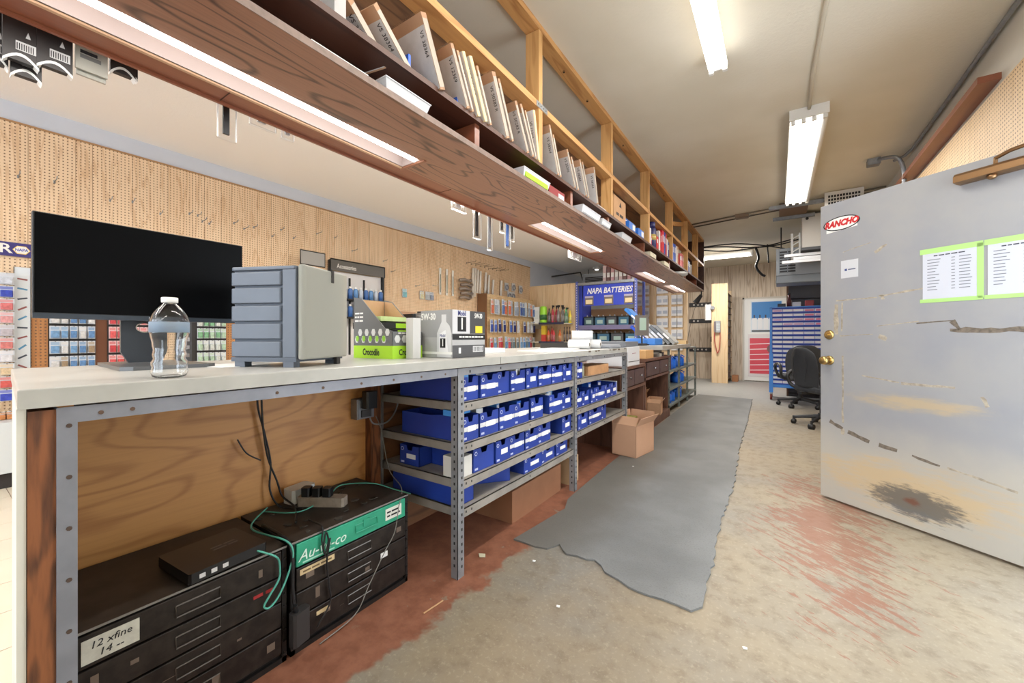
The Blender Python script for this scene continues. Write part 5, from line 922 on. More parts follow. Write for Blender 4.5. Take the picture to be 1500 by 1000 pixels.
# blades, pipes, tubes on the far part of the wall
for k, y in enumerate((5.16, 5.33, 5.49)):
    t = thing('wiper_refill', 'long white wiper refill card hanging on the pegboard', 'package', (-4.97, y, 1.86), 0, 'wiper refills on the wall'); wb().box(-4.978, -4.968, y - 0.022, y + 0.022, 1.86, 2.33).build('card', M((226, 226, 220), 0.5), t); wb().box(-4.968, -4.964, y - 0.008, y + 0.008, 1.90, 2.22).build('blade', M((110, 118, 96), 0.5), t)
for k in range(5):
    z = 1.84 + k * 0.082; y = 5.64 + 0.04 * (k % 2)
    tag(wb().tube([(-4.92, y - 0.02, z), (-4.90, y + 0.10, z + 0.02), (-4.90, y + 0.22, z), (-4.92, y + 0.30, z + 0.03)], 0.031, 10).build('exhaust_elbow', M((150, 138, 128), 0.4, 0.5), None, True), 'dull metal exhaust pipe elbow hanging beside the white tubes', 'pipe', 'pipe elbows on the wall')
for y, z0, z1 in ((6.02, 1.86, 2.45), (6.09, 1.9, 2.46), (6.17, 1.98, 2.44), (6.25, 1.95, 2.42), (6.43, 1.95, 2.42), (6.53, 1.92, 2.38), (6.68, 1.95, 2.30), (6.98, 1.98, 2.32)): tag(wb().cyl((-4.95, y, z0), (-4.94, y + 0.02, z1), 0.024, 10).build('white_tube', M((226, 222, 214), 0.4), None, True), 'long white tube hanging upright on the pegboard wall', 'tube', 'white tubes on the wall')
for y, z in ((7.22, 2.20), (7.50, 2.22), (7.80, 2.2), (7.33, 2.02), (7.48, 2.02)):
    t = thing('coil_pack', 'clear pack with a coiled fitting hanging above the blister rack', 'package', (-4.96, y, z), 0, 'coil packs on the wall'); MB().box(-0.01, 0, -0.07, 0.07, -0.08, 0.10).build('card', M((206, 208, 210), 0.4), t); MB().tube([(0.012, 0.05 * math.cos(2 * PI * i / 14), 0.05 * math.sin(2 * PI * i / 14)) for i in range(15)], 0.014, 6).build('coil', M((150, 152, 160), 0.4, 0.4), t)
for y, c in ((4.35, (120, 180, 190)), (4.72, (206, 200, 160)), (4.85, (170, 176, 180)), (4.95, (130, 140, 160))): peg_pack(y, 1.74, 0.09, 0.14, c, 'small loose pack on the pegboard above the display boxes', 'loose packs on the wall', -4.97)
# blister rack
t = thing('blister_rack', 'tan pegboard rack standing off the wall and full of blister packs', 'display rack', (-4.75, 7.1, 0.0065)); wb().box(-4.78, -4.75, 6.24, 7.98, 0.0065, 1.96).build('board', PEG_PLAIN, t); wb().box(-4.98, -4.75, 6.22, 6.24, 0.0065, 1.97).build('side', M((120, 84, 54), 0.6), t); wb().box(-4.98, -4.75, 7.98, 8.0, 0.0065, 1.97).build('side', M((196, 160, 116), 0.6), t)
for r, (z, h, cl, nm) in enumerate(((1.56, 0.32, ((60, 84, 150), (190, 196, 204), (90, 120, 176), (206, 110, 80), (150, 160, 176)), 'tall blue and white'), (1.20, 0.28, ((56, 80, 160), (70, 100, 180), (196, 200, 210), (40, 50, 110)), 'deep blue'), (0.84, 0.28, ((80, 130, 190), (190, 60, 70), (110, 150, 190), (206, 90, 96), (100, 120, 130)), 'mixed red and blue'), (0.62, 0.18, ((190, 70, 60), (206, 196, 190), (60, 56, 56)), 'short red'))):
    n = 15 if r != 1 else 13
    for k in range(n):
        if r == 1 and k in (4, 8): continue
        if r == 3 and k in (6,): continue
        peg_pack(6.30 + k * (1.62 / (n - 1)), z, 0.085, h * rnd.uniform(0.9, 1.0), rnd.choice(cl), '%s blister pack, %s along its row from the dark rack side' % (nm, ORD[k]), '%s packs on the rack' % nm, -4.70 + rnd.uniform(0, 0.05))
# partition and shelves with bottles
pt = struct(wb().box(-5.0, -3.78, 8.28, 8.36, 0.0, 2.33).build('wall_partition', M((150, 116, 78), 0.7)))
xx = -5.0
while xx < -3.79:
    x1 = min(xx + rnd.choice((0.1, 0.15, 0.2)), -3.78); wb().box(xx + 0.002, x1 - 0.002, 8.27, 8.28, 0.0, 2.33).build('plank', PANEL_X, pt); xx = x1
for z, yfront, lab in ((1.40, 7.75, 'white upper shelf with bottles on the planked partition'), (0.985, 7.75, 'white lower shelf with bottles on the planked partition')):
    t = thing('wall_shelf', lab, 'shelf', (-4.3, 8.2, z)); wb().prism([(-4.74, 8.27), (-3.85, 8.27), (-3.82, 7.95), (-4.45, yfront), (-4.74, yfront)], 'z', z, z + 0.018).build('board', M((206, 200, 186), 0.5), t); wb().box(-4.45, -3.83, 7.74, 7.752, z - 0.012, z + 0.03).build('price_rail', M((40, 42, 70), 0.5), t); wb().box(-4.72, -4.68, 7.80, 8.27, z - 0.10, z).build('bracket', M((206, 200, 186), 0.5), t)
def spray(x, y, z, h, r, c, cap, label, group=None, kind=0):
    t = thing('spray_bottle' if kind else 'bottle', label, 'bottle', (x, y, z), 0, group); MB().lathe([(r * .9, 0), (r, 0.01), (r, h * .62), (r * .35, h * .82), (r * .35, h * .86)], 14).build('bottle', M(c, 0.35), t, True); MB().lathe([(r * 1.01, h * .12), (r * 1.01, h * .5), (r, h * .5)], 14).build('label', M(tuple(min(255, int(v * .5 + 90)) for v in c), 0.5), t, True)
    MB().lathe([(r * .42, h * .86), (r * .42, h), (r * .3, h)], 10).build('cap', M(cap, 0.4), t)
    if kind: MB().prism([(-r * .4, h * .92), (r * 1.3, h * .95), (r * 1.3, h * 1.05), (-r * .6, h * 1.06)], 'y', -0.012, 0.012).build('trigger', M(cap, 0.4), t)
    return t
z = 1.4185
t = thing('white_jug', 'white box beside a lime canister on the upper partition shelf', 'carton', (-4.62, 8.0, z)); MB().box(-0.07, 0.07, -0.06, 0.06, 0, 0.38).build('carton', WHITE, t); MB().box(-0.05, 0.05, -0.0606, -0.06, 0.1, 0.3).build('label', M((216, 220, 214), 0.5), t)
t = thing('lime_canister', 'lime green canister on the upper partition shelf', 'canister', (-4.46, 7.98, z)); MB().lathe([(0.075, 0), (0.08, 0.01), (0.08, 0.36), (0.06, 0.39)], 18).build('canister', M((156, 220, 60), 0.4), t, True); MB().lathe([(0.081, 0.08), (0.081, 0.2), (0.08, 0.2)], 18).build('label', M((60, 110, 60), 0.5), t, True)
spray(-4.32, 8.0, z, 0.34, 0.035, (70, 66, 66), BLACK[0] if False else (30, 30, 32), 'dark spray bottle beside the lime canister')
for k in range(4): spray(-4.22 + k * 0.07, 7.98 + 0.05 * (k % 2), z, 0.38, 0.032, (176, 34, 60) if k < 2 else (120, 110, 110), (40, 36, 36), 'crimson spray bottle on the upper partition shelf' if k < 2 else 'grey spray bottle next to the crimson ones', 'spray bottles upper shelf %d' % (k < 2), 1)
spray(-3.98, 8.02, z, 0.34, 0.028, (96, 90, 84), (40, 38, 36), 'single brown spray bottle standing apart on the upper shelf', None, 1)
spray(-3.89 - 0.04, 8.1, z, 0.33, 0.03, (90, 140, 96), (40, 60, 46), 'green spray bottle near the shelf end', None, 1); spray(-3.90, 7.99, z, 0.30, 0.03, (80, 120, 90), (90, 200, 120), 'dark green bottle with pale green cap near the shelf end'); spray(-3.86, 8.12, z, 0.28, 0.035, (236, 214, 40), (236, 214, 40), 'yellow bottle at the end of the upper shelf')
z = 1.0035
t = thing('yellow_carton', 'yellow and red carton on the lower partition shelf', 'carton', (-4.42, 7.95, z)); MB().box(-0.05, 0.05, -0.05, 0.05, 0, 0.36).build('carton', M((232, 200, 60), 0.5), t); MB().box(-0.0505, 0.0505, -0.0508, 0.02, 0, 0.16).build('red_print', M((206, 70, 60), 0.5), t)
for k in range(3): spray(-4.31 + k * 0.065, 7.95 + 0.04 * (k % 2), z, 0.30 + 0.05 * (k == 1), 0.032, ((214, 90, 40), (190, 40, 40), (206, 60, 70))[k], (120, 50, 40), 'red-orange bottle on the lower partition shelf', 'red-orange bottles lower shelf')
spray(-4.05, 8.0, z, 0.27, 0.034, (216, 110, 40), (206, 96, 40), 'orange bottle standing apart on the lower shelf')
for k in range(4): spray(-3.93 + k * 0.035, 7.98 + 0.06 * (k % 2), z, 0.33, 0.022, (62, 46, 40), (40, 30, 28), 'slim dark brown bottle at the end of the lower shelf', 'dark bottles lower shelf')

# ------------------------------------------------------------------ battery rack
t = thing('battery_rack', 'blue steel battery rack with a sign board beyond the counter', 'rack', (-3.08, 8.4, 0)); RB = M((92, 104, 176), 0.45, 0.2)
hs = MB().box(-0.006, 0.006, -0.001, 0, -0.012, 0.012).mesh('slot', M((226, 226, 232), 0.6))
for px in (-3.75, -2.44):
    for py in (8.18, 8.75):
        po = wb().box(px, px + 0.05, py, py + 0.04, 0, 2.34).build('post', RB, t)
        if py < 8.3:
            for k in range(22): share('slot', hs, po, tuple(Vector((px + 0.025, py, 1.1 + k * 0.055)) - ORG[t.name]))
for z in (0.55, 1.005, 1.36, 2.30):
    wb().box(-3.70, -2.44, 8.2, 8.79, z - 0.02, z).build('deck', M((120, 110, 110), 0.6) if z < 2 else GALV, t); wb().box(-3.70, -2.44, 8.185, 8.2, z - 0.09 if z < 2 else z - 0.05, z + 0.005).build('beam', M((110, 106, 140), 0.5) if z < 2 else GALV, t)
wb().box(-3.70, -2.44, 8.76, 8.78, 0.1, 1.75).build('back_panel', M((176, 132, 86), 0.6), t); wb().box(-3.70, -3.62, 8.25, 8.76, 1.0, 2.25).build('side_sheet', M((34, 52, 150), 0.5), t)
sg = wb().box(-3.56, -2.46, 8.165, 8.18, 1.785, 2.235).build('sign_board', M((44, 66, 190), 0.5), t); text('lettering', 'NAPA BATTERIES', 0.165, WHITE, sg, (-2.98, 8.163, 2.10), FY_, 0.78, 0.25, world=True, bold=0.004)
for px in (-3.42, -2.98, -2.55):
    wb().box(px - 0.10, px + 0.10 if px < -2.6 else px + 0.085, 8.16, 8.165, 1.80, 2.0).build('picture', M((110, 100, 96), 0.5), sg); wb().box(px - 0.08, px + 0.07, 8.157, 8.16, 1.83, 1.92).build('picture_label', M((226, 206, 160), 0.5), sg); wb().box(px - 0.10, px + 0.085, 8.158, 8.16, 1.96, 2.0).build('picture_top', M((176, 170, 190), 0.5), sg)
for z, n_ in ((1.3605, 5), (1.0055, 4)):
    for k in range(n_):
        w = 0.21 if n_ == 5 else 0.26; p = thing('car_battery', 'car battery on the %s deck of the blue rack' % ('eye-level' if n_ == 5 else 'counter-level'), 'battery', (-3.58 + k * (w + 0.05), 8.36, z), 0, 'batteries %d' % n_)
        MB().box(0, w, -0.1, 0.1, 0, 0.17).build('case', M(((60, 84, 96), (54, 100, 130), (70, 74, 80), (40, 92, 120), (44, 46, 50))[k], 0.4), p); MB().box(-0.006, w + 0.006, -0.105, 0.105, 0.17, 0.20).build('lid', BLACK, p); MB().box(w * .2, w * .8, -0.102, -0.1, 0.04, 0.12).build('label', M((150, 176, 170), 0.5), p)
        for q in (0.25, 0.75): MB().cyl((w * q, -0.05, 0.2), (w * q, -0.05, 0.23), 0.014, 8).build('terminal', M((150, 150, 150), 0.4, 0.8), p)
for k in range(8):
    t = thing('muffler_pack', 'pink and white long pack standing on top of the blue rack', 'package', (-3.15 + k * 0.09, 8.4, 2.3055), 0, 'long packs on the rack'); MB().box(-0.035, 0.035, -0.04, 0.04, 0, 0.36 - 0.02 * (k % 3)).build('carton', M(((216, 190, 190), (120, 84, 84), (206, 160, 166), (196, 190, 190))[k % 4], 0.5), t); MB().box(-0.03, 0.03, -0.0406, -0.04, 0.1, 0.2).build('label', PAPER, t)
t = thing('space_heater', 'grey ceiling-hung heater with dark grille beyond the battery rack', 'heater', (-3.9, 10.2, 2.3)); wb().box(-4.38, -3.55, 10.0, 10.5, 2.30, 2.80).build('case', M((176, 178, 178), 0.45), t)
for k in range(9): wb().box(-4.30, -3.63, 9.985, 10.0, 2.36 + k * 0.04, 2.385 + k * 0.04).build('louvre', M((52, 46, 42), 0.5), t)
for px in (-4.3, -3.6): wb().cyl((px, 10.2, 2.80), (px, 10.2, ZC), 0.01, 6).build('hanger', DARK, t)
tag(wb().tube([(-4.97, 10.9, 2.62), (-4.42, 10.2, 2.55), (-4.42, 9.95, 2.85), (-4.95, 9.3, 2.70)], 0.02, 6).build('conduit_pipe', DARK, None), 'dark bent conduit by the hung heater', 'pipe')
t = thing('work_lamp', 'small round lamp above the hung heater', 'lamp', (-3.9, 9.8, 2.86)); MB().lathe([(0.09, 0), (0.11, 0.03), (0.05, 0.09)], 14).build('shade', M((206, 206, 206), 0.4), t, True); MB().lathe([(0.04, -0.02), (0.05, 0.0), (0.03, 0.01)], 10).build('bulb', emis('lamp_bulb', (1.0, 0.97, 0.9), 3.0), t, True)

# ------------------------------------------------------------------ far counter: desks, printer, second shelving
def desk(label, y0, y1, z, drawers, xf=-1.28):
    t = thing('brown_desk', label, 'desk', (-1.6, (y0 + y1) / 2, 0)); wb().box(-1.98, xf + 0.01, y0, y1, z - 0.03, z).build('top', DESK, t)
    for a in (y0, y1 - 0.03): wb().box(-1.96, xf - 0.01, a, a + 0.03, 0, z - 0.03).build('side_panel', DESK, t)
    wb().box(-1.96, xf, y0, y1, z - 0.25, z - 0.22).build('apron', DESK, t); wb().box(-1.96, -1.94, y0, y1, 0, z - 0.25).build('back', M((112, 62, 40), 0.6), t)
    for a, b in drawers:
        d = wb().box(xf - 0.3, xf + 0.006, a, b, z - 0.21, z - 0.045).build('drawer', M((84, 64, 62), 0.45, var=0.1, vs=20), t, bevel=0.004); yc = (a + b) / 2
        wb().lathe([(0.006, 0), (0.006, 0.012), (0.014, 0.018), (0.012, 0.028)], 10, (0, 0, 0), T_((xf + 0.006, yc, z - 0.12), ry=PI / 2)).build('knob', CHROME, d)
    return t
desk('low brown desk with drawers between steel shelving and the second desk', 3.86, 4.70, 0.80, ((3.90, 4.27), (4.30, 4.66)))
dk = desk('tall brown desk with two drawers and open kneehole', 4.74, 5.92, 0.845, ((4.78, 5.36), (5.40, 5.88))); wb().box(-1.94, -1.26, 4.77, 5.89, 0.0, 0.0995).build('footboard', DESK, dk)
t = thing('printer', 'white laser printer standing on the low brown desk', 'printer', (-1.52, 4.26, 0.8005)); wb().rbox(-1.72, -1.27, 4.02, 4.46, 0.8005, 1.0, 0.015).build('case', M((214, 216, 220), 0.45), t, bevel=0.004); wb().rbox(-1.74, -1.29, 4.0, 4.48, 1.0, 1.055, 0.02).build('scanner_lid', M((116, 120, 126), 0.5), t); wb().box(-1.268, -1.266, 4.06, 4.42, 0.845, 0.85).build('tray_gap', DARK, t); wb().box(-1.27, -1.266, 4.18, 4.30, 0.93, 0.935).build('badge', M((170, 120, 130), 0.5), t)
carton('kraft_box', 'small kraft carton on the tall brown desk beside the printer', -1.50, -1.30, 4.80, 5.16, 0.8455, 0.945, M((206, 164, 112), 0.7))
for k in range(4): tag(wb().rbox(-1.36, -1.30, 5.28 + k * 0.12, 5.36 + k * 0.12, 0.8455, 0.885 + 0.015 * (k % 2), 0.01).build('desk_clutter', M(((70, 66, 62), (110, 108, 104), (180, 178, 172), (60, 60, 64))[k], 0.5), None), 'small %s gadget on the tall brown desk' % ('dark', 'grey', 'pale', 'slate')[k], 'gadget')
def open_carton(label, loc, rz, w, d, h, m, flaps=True):
    t = thing('cardboard_box', label, 'box', loc, rz); b = MB(); k = 0.004
    b.box(0, w, 0, d, 0, k); b.box(0, k, 0, d, 0, h); b.box(w - k, w, 0, d, 0, h); b.box(0, w, 0, k, 0, h); b.box(0, w, d - k, d, 0, h); b.build('box', m, t)
    if flaps:
        fl = min(w, d) * 0.46
        for T, L in ((T_((w / 2, 0, h), rx=math.radians(32)), w), (T_((w / 2, d, h), rx=math.radians(-6)), w)): MB().box(-L / 2, L / 2, -k / 2, k / 2, 0, fl * .8, T).build('flap', m, t)
        for T, L in ((T_((w, d / 2, h), ry=math.radians(8)), d), (T_((0, d / 2, h), ry=math.radians(38)), d)): MB().box(-k / 2, k / 2, -L / 2, L / 2, 0, fl * .8, T).build('flap', m, t)
    return t
t = open_carton('open brown cardboard box standing on the grey mat by the shelving', (-1.063, 3.60, 0.0095), math.radians(80), 0.37, 0.24, 0.285, M((196, 154, 124), 0.7, var=0.04, vs=4)); t.location = (-1.06, 3.60, 0.0095)
p = thing('camo_pack', 'olive and black packet inside the open cardboard box', 'packet', (-1.17, 3.80, 0.014)); MB().rbox(-0.05, 0.05, -0.06, 0.06, 0, 0.33, 0.01).build('packet', M((70, 70, 40), 0.6, var=0.4, vs=40, c2=(170, 160, 60)), p); MB().box(0.05, 0.051, -0.04, 0.04, 0.24, 0.31).build('label', M((150, 160, 70), 0.5), p)
t = open_carton('small kraft carton on the desk plinth in the kneehole', (-1.25, 5.30, 0.10), math.radians(96), 0.22, 0.16, 0.15, KRAFT); t2 = open_carton('kraft carton stacked behind in the kneehole', (-1.50, 5.36, 0.10), math.radians(90), 0.25, 0.2, 0.24, KRAFT)
slab('countertop', 'pale countertop slab carrying slumped catalogues at the far end', -2.05, -1.27, 5.50, 7.55, 0.93, 0.985)
t = thing('steel_shelving', 'grey-green steel shelving with blue jugs under the far countertop', 'shelving', (-1.6, 7.1, 0)); GG = M((126, 134, 130), 0.5, 0.25, var=0.1)
for py in (6.0, 6.72, 7.42, 8.22):
    for px in (-1.29, -1.92):
        po = wb().box(px - 0.03, px, py, py + 0.03, 0, 0.928).build('post', GG, t)
        if px > -1.5:
            for k in range(11): share('slot', hm, po, tuple(Vector((px, py + 0.015, 0.08 + k * 0.075)) - ORG[t.name]), scale=(1, 1.6, 1.6))
for z in (0.12, 0.36, 0.62): wb().box(-1.92, -1.288, 6.0, 8.25, z - 0.03, z).build('shelf', GG, t)
wb().box(-1.92, -1.288, 7.56, 8.25, 0.90, 0.928).build('shelf', GG, t); wb().box(-1.925, -1.92, 6.0, 8.25, 0, 0.928).build('back', M((84, 92, 92), 0.6), t)
for k, (y, z) in enumerate(((6.36, 0.6205), (6.56, 0.6205), (7.0, 0.6205), (7.2, 0.6205), (6.95, 0.3605), (7.2, 0.3605), (6.25, 0.1205), (6.5, 0.1205), (7.0, 0.1205))):
    p = thing('blue_jug', 'bright blue plastic jug on the grey-green shelving', 'jug', (-1.40, y, z), 0, 'blue jugs'); MB().lathe([(0.075, 0), (0.085, 0.01), (0.085, 0.12), (0.03, 0.165), (0.03, 0.175)], 14).build('jug', M((30, 110, 230), 0.35), p, True); MB().lathe([(0.034, 0.175), (0.034, 0.195)], 10).build('cap', WHITE, p); MB().tube([(0.05, 0, 0.12), (0.09, 0, 0.16), (0.03, 0, 0.185)], 0.010, 6).build('handle', M((30, 110, 230), 0.35), p)
for k in range(3): carton('dark_box', 'dark red-blue carton on the upper jug shelf', -1.50, -1.32, 6.08 + k * 0.06, 6.13 + k * 0.06, 0.6205, 0.84, M(((120, 40, 50), (60, 50, 90), (80, 60, 60))[k], 0.5), None, 'dark cartons by the jugs')
# slumped catalogues, card reader
ZF = 0.9855
def slump(label, x, y, th, h, w, c, tilt, z=ZF):
    t = thing('catalogue', label, 'catalogue', (x, y, z)); t.rotation_euler = (0, -tilt, 0)
    MB().box(0.004, th - 0.004, -w / 2, w / 2, 0.002, h - 0.004).build('pages', M((226, 220, 206), 0.7), t)
    for a in (0, th - 0.004): MB().box(a, a + 0.004, -w / 2 - 0.004, w / 2 + 0.004, 0, h).build('cover', M(c, 0.45), t)
    MB().box(0, th, -w / 2 - 0.004, -w / 2, 0, h).build('spine', M(c, 0.45), t); MB().box(th * .2, th * .8, -w / 2 - 0.005, -w / 2 - 0.004, h * .3, h * .6).build('spine_label', PAPER, t)
    return t
for k, (c, nm, h) in enumerate((((36, 84, 206), 'dark blue', 0.40), ((206, 170, 128), 'tan', 0.42), ((214, 206, 190), 'cream', 0.42), ((176, 178, 178), 'light grey', 0.44), ((120, 124, 126), 'dark grey', 0.40), ((150, 152, 150), 'mid grey', 0.38))): slump('%s thick catalogue slumped in the far pile' % nm, -1.70 + k * 0.075, 6.55, 0.05, h, 0.28, c, 0.8)
slump('bright blue binder lying across the top of the slumped catalogues', -1.78, 6.42, 0.045, 0.36, 0.30, (44, 128, 214), 0.8, ZF + 0.30)
tag(wb().prism([(-1.95, 6.06), (-1.50, 6.04), (-1.46, 6.34), (-1.90, 6.36)], 'z', ZF, ZF + 0.10).build('blue_bag', M((70, 140, 232), 0.35), None, bevel=0.012), 'crumpled light blue bag beside the slumped catalogues', 'bag')
tag(wb().box(-1.50, -1.30, 7.30, 7.50, ZF, ZF + 0.06).build('tan_board', M((206, 176, 130), 0.6), None), 'tan block at the end of the far countertop', 'block')
t = thing('card_reader', 'grey desktop terminal with pale screen on a stem at the far counter', 'terminal', (-1.66, 5.93, ZF)); MB().box(-0.08, 0.08, -0.10, 0.10, 0, 0.015).build('base', DARK, t); MB().cyl((0, 0, 0.015), (0, 0, 0.16), 0.012, 8).build('stem', DARK, t); MB().box(-0.02, 0.02, -0.11, 0.11, 0.14, 0.44, T_(rz=-0.6)).build('housing', M((112, 108, 106), 0.5), t); MB().box(0.02, 0.0215, -0.06, 0.06, 0.22, 0.40, T_(rz=-0.6)).build('screen', M((170, 196, 186), 0.3), t)
tag(wb().box(-1.80, -1.55, 5.54, 5.80, ZF, ZF + 0.03).build('keyboard_tray', DARK, None), 'dark keyboard lying on the far countertop', 'keyboard')

# ------------------------------------------------------------------ far end: hanging white packs, bookcase, divider, back wall things
t = thing('pegboard_stand', 'tan freestanding display board of white hanging packs behind the far counter', 'display board', (-2.2, 9.2, 0)); wb().box(-2.75, -1.62, 9.2, 9.24, 0, 2.35).build('board', PANEL_X, t)
for xx in (-2.75, -2.30, -1.98, -1.66): wb().box(xx, xx + 0.05, 9.17, 9.2, 0, 2.35).build('batten', PANEL_X, t)
for i, xx in enumerate((-2.62, -2.46, -2.18, -2.06, -1.87, -1.76)):
    for j in range(6):
        p = thing('white_pack', 'white paper pack hanging on the tan display board', 'package', (xx, 9.165, 0.82 + j * 0.25), 0, 'white packs on the far board'); MB().box(-0.06, 0.06, -0.014, 0, 0, 0.2).build('card', M((232, 232, 232), 0.6), p); MB().box(-0.045, 0.045, -0.0148, -0.014, 0.05, 0.12).build('print', M((186, 192, 204), 0.6), p)
def book_bay(name, label, x0, x1, y0, y1, z1, n, m, seed, items=True, facing='x'):
    t = thing(name, label, 'shelving', ((x0 + x1) / 2, (y0 + y1) / 2, 0)); r = random.Random(seed)
    for a in ((y0, y0 + 0.02), (y1 - 0.02, y1)): wb().box(x0, x1, a[0], a[1], 0, z1).build('side', m, t)
    wb().box(x0, x0 + 0.01, y0, y1, 0, z1).build('back', DARK, t) if facing == 'x' else wb().box(x0, x1, y1 - 0.012, y1, 0, z1).build('back', DARK, t)
    for k in range(n):
        z = 0.05 + k * (z1 - 0.1) / (n - 1); wb().box(x0, x1, y0, y1, z, z + 0.018).build('shelf', m, t)
    return t
t = book_bay('parts_bookcase', 'dark parts shelving filled with grey boxes past the hanging white packs', -2.32, -1.97, 10.0, 10.65, 2.2, 10, M((92, 82, 76), 0.6), 3)
for k in range(9):
    for j in range(4): 
        z = 0.05 + k * (2.1 / 9) + 0.0185; carton('grey_parts_box', 'grey parts box in the dark far shelving', -2.29, -1.99, 10.04 + j * 0.145, 10.16 + j * 0.145, z, z + rnd.uniform(0.1, 0.17), M(((110, 108, 110), (176, 174, 172), (70, 66, 66), (140, 120, 116))[(k + j) % 4], 0.6), None, 'grey parts boxes far shelving', 0)
# tall divider with shelving behind it
t = thing('divider_bookcase', 'tall light wood bookcase end panel with dark shelves facing the aisle', 'bookcase', (-1.1, 10.9, 0))
for k in range(3): wb().box(-1.335 + k * 0.115, -1.335 + k * 0.115 + 0.113, 10.76, 10.785, 0, 2.40).build('plank', PANEL_X, t)
wb().box(-1.335, -1.31, 10.785, 11.69, 0, 2.40).build('back', PANEL_X, t); wb().box(-1.31, -0.99, 11.66, 11.69, 0, 2.30).build('side', PANEL_X, t)
for k in range(14): wb().box(-1.31, -0.985, 10.785, 11.66, 0.10 + k * 0.158, 0.115 + k * 0.158).build('shelf', M((130, 112, 96), 0.6), t)
wb().box(-0.99, -0.985, 10.785, 10.80, 0, 2.32).build('edge', M((206, 176, 136), 0.6), t)
for k in range(13):
    for j in range(3): carton('dark_parts_box', 'dark parts box in the divider bookcase', -1.29, -1.0, 10.83 + j * 0.27, 11.06 + j * 0.27, 0.1155 + k * 0.158, 0.235 + k * 0.158, M(((66, 60, 58), (96, 84, 90), (150, 146, 142))[(k * 2 + j) % 3], 0.6), None, 'dark parts boxes in the divider', 0)
t = thing('wall_phone', 'grey wall telephone with a long red cord on the bookcase end', 'telephone', (-1.21, 10.755, 1.2)); wb().rbox(-1.27, -1.14, 10.70, 10.758, 1.22, 1.50, 0.012).build('body', M((150, 152, 154), 0.4), t); wb().rbox(-1.275, -1.235, 10.665, 10.70, 1.24, 1.48, 0.008).build('handset', M((120, 110, 112), 0.4), t)
for i in range(4):
    for j in range(3): wb().box(-1.222 + j * 0.026, -1.204 + j * 0.026, 10.695, 10.70, 1.27 + i * 0.045, 1.295 + i * 0.045).build('key', M((206, 214, 216), 0.5), t)
wb().tube([(-1.26, 10.70, 1.24), (-1.27, 10.71, 1.05), (-1.22, 10.72, 0.78), (-1.20, 10.72, 0.72), (-1.16, 10.72, 0.85), (-1.145, 10.71, 1.1), (-1.15, 10.72, 1.24)], 0.010, 6, 5).build('cord', M((176, 66, 66), 0.5), t, True)
t = thing('paper_dispenser', 'white dispenser with a round knob beside the wall telephone', 'dispenser', (-1.39, 10.78, 1.5)); wb().rbox(-1.48, -1.345, 10.72, 10.84, 1.52, 1.90, 0.02).build('case', M((222, 222, 220), 0.4), t); wb().cyl((-1.31, 10.755, 1.82), (-1.31, 10.69, 1.82), 0.045, 12).build('knob', GALV, t); wb().box(-1.36, -1.335, 10.75, 10.83, 1.80, 1.84).build('bracket', GALV, t)
for z, n_ in ((1.975, 5), (1.54, 2), (0.775, 4)):
    t = thing('key_rail', 'dark metal rail with small white tags on the panelled back wall, %s' % {1.975: 'highest', 1.54: 'middle', 0.775: 'lowest'}[z], 'rail', (-1.75, 11.68, z)); wb().box(-2.0, -1.42, 11.675, 11.689, z - 0.055, z + 0.055).build('rail', M((52, 50, 52), 0.5), t)
    for k in range(n_): wb().cyl((-1.88 + k * 0.10, 11.675, z), (-1.88 + k * 0.10, 11.668, z), 0.024, 8).build('tag', M((196, 192, 186), 0.5), t)
t = thing('door_handle', 'small black latch on the panelled wall beside the bookcase', 'latch', (-1.45, 11.68, 1.0)); wb().box(-1.47, -1.43, 11.66, 11.689, 0.98, 1.12).build('plate', BLACK, t); wb().box(-1.47, -1.40, 11.64, 11.66, 1.0, 1.03).build('lever', BLACK, t)
# back door with posters
d2 = struct(wb().box(-0.70, 0.20, 11.64, 11.69, 0.02, 2.06).build('door_2', M((226, 224, 220), 0.5), None, bevel=0.003))
for a in ((-0.74, -0.70, 0.0, 2.10), (-0.74, 0.24, 2.06, 2.10), (0.20, 0.24, 0.0, 2.10)): wb().box(a[0], a[1], 11.63, 11.69, a[2], a[3]).build('frame', M((196, 190, 180), 0.5), d2)
t = thing('poster', 'blue poster of a row of white bottles on the back door', 'poster', (-0.3, 11.635, 1.25)); wb().box(-0.56, 0.10, 11.634, 11.639, 1.23, 2.0).build('sheet', M((206, 214, 222), 0.4), t); wb().box(-0.54, 0.08, 11.632, 11.635, 1.55, 1.98).build('blue_print', M((50, 120, 184), 0.4), t)
for k in range(5): wb().box(-0.53 + k * 0.12, -0.43 + k * 0.12, 11.630, 11.634, 1.30, 1.58).build('bottle_print', M((222, 222, 224), 0.5), t); wb().box(-0.50 + k * 0.12, -0.47 + k * 0.12, 11.630, 11.634, 1.58, 1.66).build('neck_print', M((60, 60, 66), 0.5), t)
wb().box(-0.54, 0.08, 11.631, 11.634, 1.24, 1.28).build('dark_print', M((70, 74, 80), 0.5), t)
t = thing('poster', 'red poster with white streaks and a round emblem on the back door', 'poster', (-0.3, 11.635, 0.2)); wb().box(-0.62, 0.12, 11.634, 11.639, 0.12, 1.18).build('sheet', M((214, 206, 206), 0.4), t); wb().box(-0.58, 0.08, 11.632, 11.635, 0.2, 1.08).build('red_print', M((206, 70, 84), 0.4), t)
for k in range(6): z = 0.27 + k * 0.13; wb().prism([(-0.58, z), (0.08, z + 0.03), (0.08, z + 0.055), (-0.58, z + 0.02)], 'y', 11.633, 11.631).build('white_streak', M((232, 206, 210), 0.4), t)
